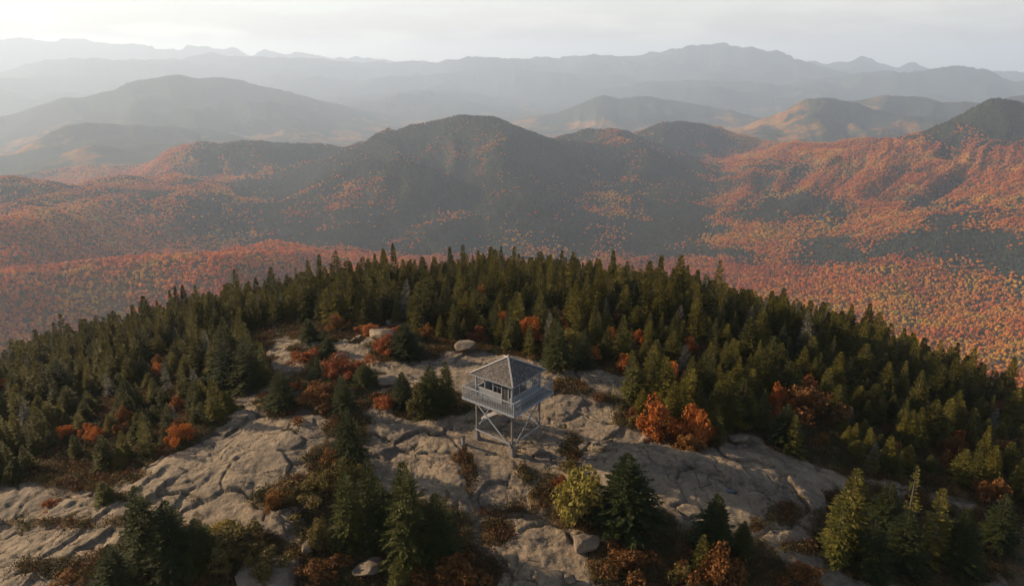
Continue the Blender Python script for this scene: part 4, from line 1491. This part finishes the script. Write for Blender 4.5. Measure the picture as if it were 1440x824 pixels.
hl = LEG / 2
foot_z = {}
for (su, sv) in ((-1, -1), (1, -1), (-1, 1), (1, 1)):
    q = P3(su * hl, sv * hl, 0)
    zf = gz(q[0], q[1])
    foot_z[(su, sv)] = zf
    # tapered concrete footing
    b = bmesh.new()
    bmesh.ops.create_cone(b, cap_ends=True, segments=4, radius1=.50, radius2=.24, depth=1.0)
    bmesh.ops.rotate(b, cent=(0, 0, 0), matrix=Matrix.Rotation(R(45), 3, 'Z'), verts=b.verts)
    bmesh.ops.bevel(b, geom=b.edges[:], offset=.03, segments=1, affect='EDGES')
    me = bpy.data.meshes.new('footing')
    b.to_mesh(me); b.free()
    me.materials.append(m_conc)
    o = bpy.data.objects.new('footing', me)
    COL.objects.link(o); o.parent = TOW
    o.location = (q[0], q[1], zf + .22)
    beam('leg', (q[0], q[1], zf + .45), (q[0], q[1], FLOOR - .34), .18, .18, m_timber)
# girders under the floor
for sv in (-1, 1):
    ubox('girder', -3.05, 3.05, sv * hl - .1, sv * hl + .1, FLOOR - .34, FLOOR - .122, m_timber)
for u in np.linspace(-2.9, 2.9, 9):
    ubox('joist', u - .045, u + .045, -3.02, 3.02, FLOOR - .12, FLOOR - .045, m_timber)
# braces on the four sides, just outside or inside of the leg faces
def cross(sa, sb, off, both=True):
    a = P3(sa[0] * hl + off[0], sa[1] * hl + off[1], 0); c = P3(sb[0] * hl + off[0], sb[1] * hl + off[1], 0)
    za, zc = foot_z[sa], foot_z[sb]
    beam('brace', (a[0], a[1], za + .75), (c[0], c[1], FLOOR - .55), .06, .15, m_paint)
    off2 = (off[0] * 1.5, off[1] * 1.5)
    a = P3(sa[0] * hl + off2[0], sa[1] * hl + off2[1], 0); c = P3(sb[0] * hl + off2[0], sb[1] * hl + off2[1], 0)
    if both:
        beam('brace', (c[0], c[1], zc + .75), (a[0], a[1], FLOOR - .55), .07, .19, m_timber)
    off3 = (off[0] * 2.0, off[1] * 2.0)
    a = P3(sa[0] * hl + off3[0], sa[1] * hl + off3[1], 0); c = P3(sb[0] * hl + off3[0], sb[1] * hl + off3[1], 0)
    beam('brace', (a[0], a[1], za + 1.2), (c[0], c[1], zc + 1.2), .06, .15, m_paint)
cross((-1, -1), (1, -1), (0, -.15), False)     # left-front side (v = -hl)
cross((-1, -1), (-1, 1), (-.15, 0), False)     # right-front side (u = -hl)
cross((1, -1), (1, 1), (.15, 0))
cross((-1, 1), (1, 1), (0, .15))
# stair under the cabin: two stringers and treads
st = empty('stair', (0, 0, 0)); st.parent = TOW
sa_ = Vector(P3(2.55, -.95, foot_z[(1, -1)] + 1.5)); sb_ = Vector(P3(-.95, -.95, FLOOR - .75))
sd = Vector(P3(0, 1, 0))
for k in (0, 1):
    beam('stringer', sa_ + sd * .8 * k, sb_ + sd * .8 * k, .06, .24, m_board, st)
for k in range(9):
    q = sa_.lerp(sb_, (k + .5) / 9)
    c = q + sd * .4
    size = (.24, .72, .04) if abs(UL.x) > .5 else (.72, .24, .04)
    piece('tread', (c.x, c.y, c.z + .13), size, m_board, st)
# walkway planks
WK = 3.08
npl = 30
for k in range(npl):
    u0 = -WK + 2 * WK * k / npl
    ubox('plank', u0 + .006, u0 + 2 * WK / npl - .006, -WK, WK, FLOOR - .044, FLOOR, m_timber)
# edge boards
ubox('edge_board', -WK - .04, WK + .04, -WK - .045, -WK - .005, FLOOR - .22, FLOOR + .03, m_paint)
ubox('edge_board', -WK - .04, WK + .04, WK + .005, WK + .045, FLOOR - .22, FLOOR + .03, m_paint)
ubox('edge_board', -WK - .045, -WK - .005, -WK, WK, FLOOR - .22, FLOOR + .028, m_paint)
ubox('edge_board', WK + .005, WK + .045, -WK, WK, FLOOR - .22, FLOOR + .028, m_paint)
# railing
RT = FLOOR + 1.12
rb = WK - .07
for (su, sv) in ((-1, -1), (1, -1), (-1, 1), (1, 1)):
    ubox('railing_post', su * rb - .05, su * rb + .05, sv * rb - .05, sv * rb + .05, FLOOR, RT + .04, m_paint)
for sv in (-1, 1):
    for (z0, z1, hw) in ((RT - .04, RT + .03, .055), (FLOOR + .60, FLOOR + .66, .03), (FLOOR + .10, FLOOR + .16, .03)):
        ubox('rail', -rb + .05, rb - .05, sv * rb - hw, sv * rb + hw, z0, z1, m_paint)
        ubox('rail', sv * rb - hw, sv * rb + hw, -rb + .05, rb - .05, z0, z1, m_paint)
    for k in range(30):
        q = -rb + .18 + (2 * rb - .36) * k / 29
        # pickets stand just outside the rails
        ubox('baluster', q - .020, q + .020, sv * rb + sv * .032, sv * rb + sv * .056, FLOOR + .01, RT - .045, m_paint)
        ubox('baluster', sv * rb + sv * .032, sv * rb + sv * .056, q - .020, q + .020, FLOOR + .01, RT - .045, m_paint)
# cabin: sill-high boarded walls, posts, open window bays, door
CB, EZ, SILL = hl, FLOOR + 2.42, FLOOR + 1.02
TH = .05
door_u = (-1.72, -.95)                               # on the left-front side, towards the near corner


def boards(u0, u1, face):
    nb = 7
    hgt = (SILL - FLOOR - .004) / nb
    for k in range(nb):
        z0 = FLOOR + .004 + hgt * k
        pr = .012 if k % 2 else .0
        if face == 'v-': ubox('wall_board', u0, u1, -CB - pr, -CB + TH, z0, z0 + hgt - .008, m_paint)
        if face == 'v+': ubox('wall_board', u0, u1, CB - TH, CB + pr, z0, z0 + hgt - .008, m_paint)
        if face == 'u-': ubox('wall_board', -CB - pr, -CB + TH, u0, u1, z0, z0 + hgt - .008, m_paint)
        if face == 'u+': ubox('wall_board', CB - TH, CB + pr, u0, u1, z0, z0 + hgt - .008, m_paint)


cp = .09
boards(door_u[1] + .06, CB - cp, 'v-')
boards(-CB + cp, door_u[0] - .06, 'v-')
boards(-CB + cp, CB - cp, 'v+')
boards(-CB + cp, CB - cp, 'u-')
boards(-CB + cp, CB - cp, 'u+')
for (su, sv) in ((-1, -1), (1, -1), (-1, 1), (1, 1)):
    ubox('corner_post', su * CB - cp, su * CB + cp, sv * CB - cp, sv * CB + cp, FLOOR + .003, EZ, m_paint)
# sills, heads, posts and window bars
def face_box(name, face, a0, a1, d0, d1, z0, z1, m, parent=TOW):
    if face == 'v-': return ubox(name, a0, a1, -CB - d1, -CB - d0, z0, z1, m, parent)
    if face == 'v+': return ubox(name, a0, a1, CB + d0, CB + d1, z0, z1, m, parent)
    if face == 'u-': return ubox(name, -CB - d1, -CB - d0, a0, a1, z0, z1, m, parent)
    return ubox(name, CB + d0, CB + d1, a0, a1, z0, z1, m, parent)


for face in ('v-', 'v+', 'u-', 'u+'):
    lo = door_u[1] + .06 if face == 'v-' else -CB + cp
    face_box('window_sill', face, lo, CB - cp, -.07, .05, SILL, SILL + .05, m_board)
    face_box('window_head', face, -CB + cp, CB - cp, -.07, .03, EZ - .12, EZ, m_paint)
    nbay = 3 if face == 'v-' else 4
    edges = np.linspace(lo, CB - cp, nbay + 1)
    for k in range(1, nbay):
        face_box('window_post', face, edges[k] - .05, edges[k] + .05, -.06, .02, SILL + .05, EZ - .12, m_paint)
    for k in range(nbay):
        wdt = edges[k + 1] - edges[k]
        fr = empty('window', (0, 0, 0)); fr.parent = TOW
        nbars = 2 if face in ('v-',) else 3
        if face == 'v-' and k in (1, 2): nbars = 0       # bays that stand fully open
        for j in range(1, nbars):
            q = edges[k] + wdt * j / nbars
            face_box('window_bar', face, q - .016, q + .016, -.03, -.002, SILL + .05, EZ - .12, m_paint, fr)
        if nbars:
            face_box('window_bar', face, edges[k] + .05, edges[k + 1] - .05, -.030, -.004, SILL + .64, SILL + .67, m_paint, fr)
        else:
            face_box('window_rail', face, edges[k] + .05, edges[k + 1] - .05, -.04, -.002, SILL + .05, SILL + .09, m_paint, fr)
# door frame and dark open door leaf
for q in door_u:
    ubox('door_jamb', q - .06, q + .06, -CB - .035, -CB + .07, FLOOR + .004, EZ - .12, m_paint)
ubox('door_lintel', door_u[0] - .06, door_u[1] + .06, -CB - .045, -CB + .07, EZ - .24, EZ - .121, m_paint)
dr = ubox('door', door_u[0] + .061, door_u[1] - .061, -CB + .02, -CB + .06, FLOOR + .02, EZ - .25, m_dark)
dr['label'] = 'dark brown door'
for z0 in (FLOOR + .25, FLOOR + 1.1):
    o = new_mesh('door_panel', *(lambda q: ([v_ for v_ in q[0]], q[1]))(((
        [(x_, y_, z_) for x_ in (-.2, .2) for y_ in (-.012, .012) for z_ in (-.32, .32)]),
        [(0, 1, 3, 2), (4, 6, 7, 5), (0, 4, 5, 1), (2, 3, 7, 6), (0, 2, 6, 4), (1, 5, 7, 3)])), (m_dark,), parent=dr)
    c_ = Vector(P3(sum(door_u) / 2, -CB + .012, z0 + .35)) - Vector(dr.location)
    o.location = c_
    if abs(UL.x) < .5: o.rotation_euler = (0, 0, R(90))
# roof: rafters plate, four shingled planes, hip caps
EV = 2.52
APEX = FLOOR + 3.84
EAVE = EZ - .02
def roof_pt(u, v, up=0.0):
    k = max(abs(u), abs(v)) / EV
    return Vector(P3(u, v, APEX - (APEX - EAVE) * k + up))
for face in range(4):
    rf = [(-1, -1), (1, -1), (1, 1), (-1, 1)]
    a, c = rf[face], rf[(face + 1) % 4]
    A, C, T = roof_pt(a[0] * EV, a[1] * EV), roof_pt(c[0] * EV, c[1] * EV), roof_pt(0, 0)
    nrm = (C - A).cross(T - A).normalized()
    if nrm.z < 0: nrm = -nrm
    deck = new_mesh('roof_deck', [A, C, T, A - nrm * .07, C - nrm * .07, T - nrm * .07], [(0, 1, 2), (5, 4, 3), (0, 3, 4, 1), (1, 4, 5, 2), (2, 5, 3, 0)], (m_timber,), parent=TOW)
    V, Fc, sh = [], [], []
    rows = 17
    slope = ((A + C) / 2 - T).length
    for q in range(rows):
        s0, s1 = 1.012 - q / rows, 1.012 - (q + 1.25) / rows
        s1 = max(s1, 0.0)
        half = (C - A).length / 2 * s0
        ncol = max(1, int(2 * half / .17))
        off = .5 * (q % 2)
        mid0, mid1 = T + ((A + C) / 2 - T) * s0, T + ((A + C) / 2 - T) * s1
        ex = (C - A).normalized()
        for k in range(-1, ncol + 1):
            x0 = -half + (k + off) * 2 * half / ncol
            x1 = x0 + 2 * half / ncol * .955
            x0, x1 = max(x0, -half), min(x1, half)
            if x1 - x0 < .02: continue
            sc_ = s1 / s0
            lift = .022 + rnd.uniform(0, .014)
            lo0, lo1 = mid0 + ex * x0 + nrm * lift, mid0 + ex * x1 + nrm * lift
            h1 = (C - A).length / 2 * s1
            hi0, hi1 = mid1 + ex * max(min(x0, h1), -h1) + nrm * .006, mid1 + ex * max(min(x1, h1), -h1) + nrm * .006
            o0 = len(V)
            V += [lo0, lo1, hi1, hi0, lo0 - nrm * .016, lo1 - nrm * .016]
            Fc += [(o0, o0 + 1, o0 + 2, o0 + 3), (o0 + 4, o0 + 5, o0 + 1, o0), (o0, o0 + 3, o0 + 4), (o0 + 1, o0 + 5, o0 + 2)]
            sh += [rnd.random()] * 6
    o = new_mesh('shingles', V, Fc, (m_shingle,), parent=TOW)
    attr(o.data, 'shade', np.array(sh))
    o['kind'] = 'stuff'
    hp = beam('hip_cap', roof_pt(a[0] * EV * 1.01, a[1] * EV * 1.01, .035), roof_pt(0, 0, .035), .14, .06, m_board)
for sv in (-1, 1):
    ubox('fascia', -EV + .01, EV - .01, sv * EV - .02, sv * EV + .02, EAVE - .15, EAVE - .025, m_paint)
    ubox('fascia', sv * EV - .018, sv * EV + .018, -EV + .022, EV - .022, EAVE - .15, EAVE - .027, m_paint)
piece('finial', (0, 0, APEX + .1), (.12, .12, .2), m_board)

# small post left of the lookout
x, y = hit(652, 630)
z = float(h_ground(np.array([x]), np.array([y]))[0])
o = empty('marker_post', (x, y, z - .05), .4)
tag(o, 'stubby grey metal post on bare rock left of the lookout legs', 'post')
piece('post_body', (0, 0, .4), (.3, .26, .8), m_metal, o)
piece('post_cap', (0, 0, .83), (.38, .34, .07), m_dark, o)
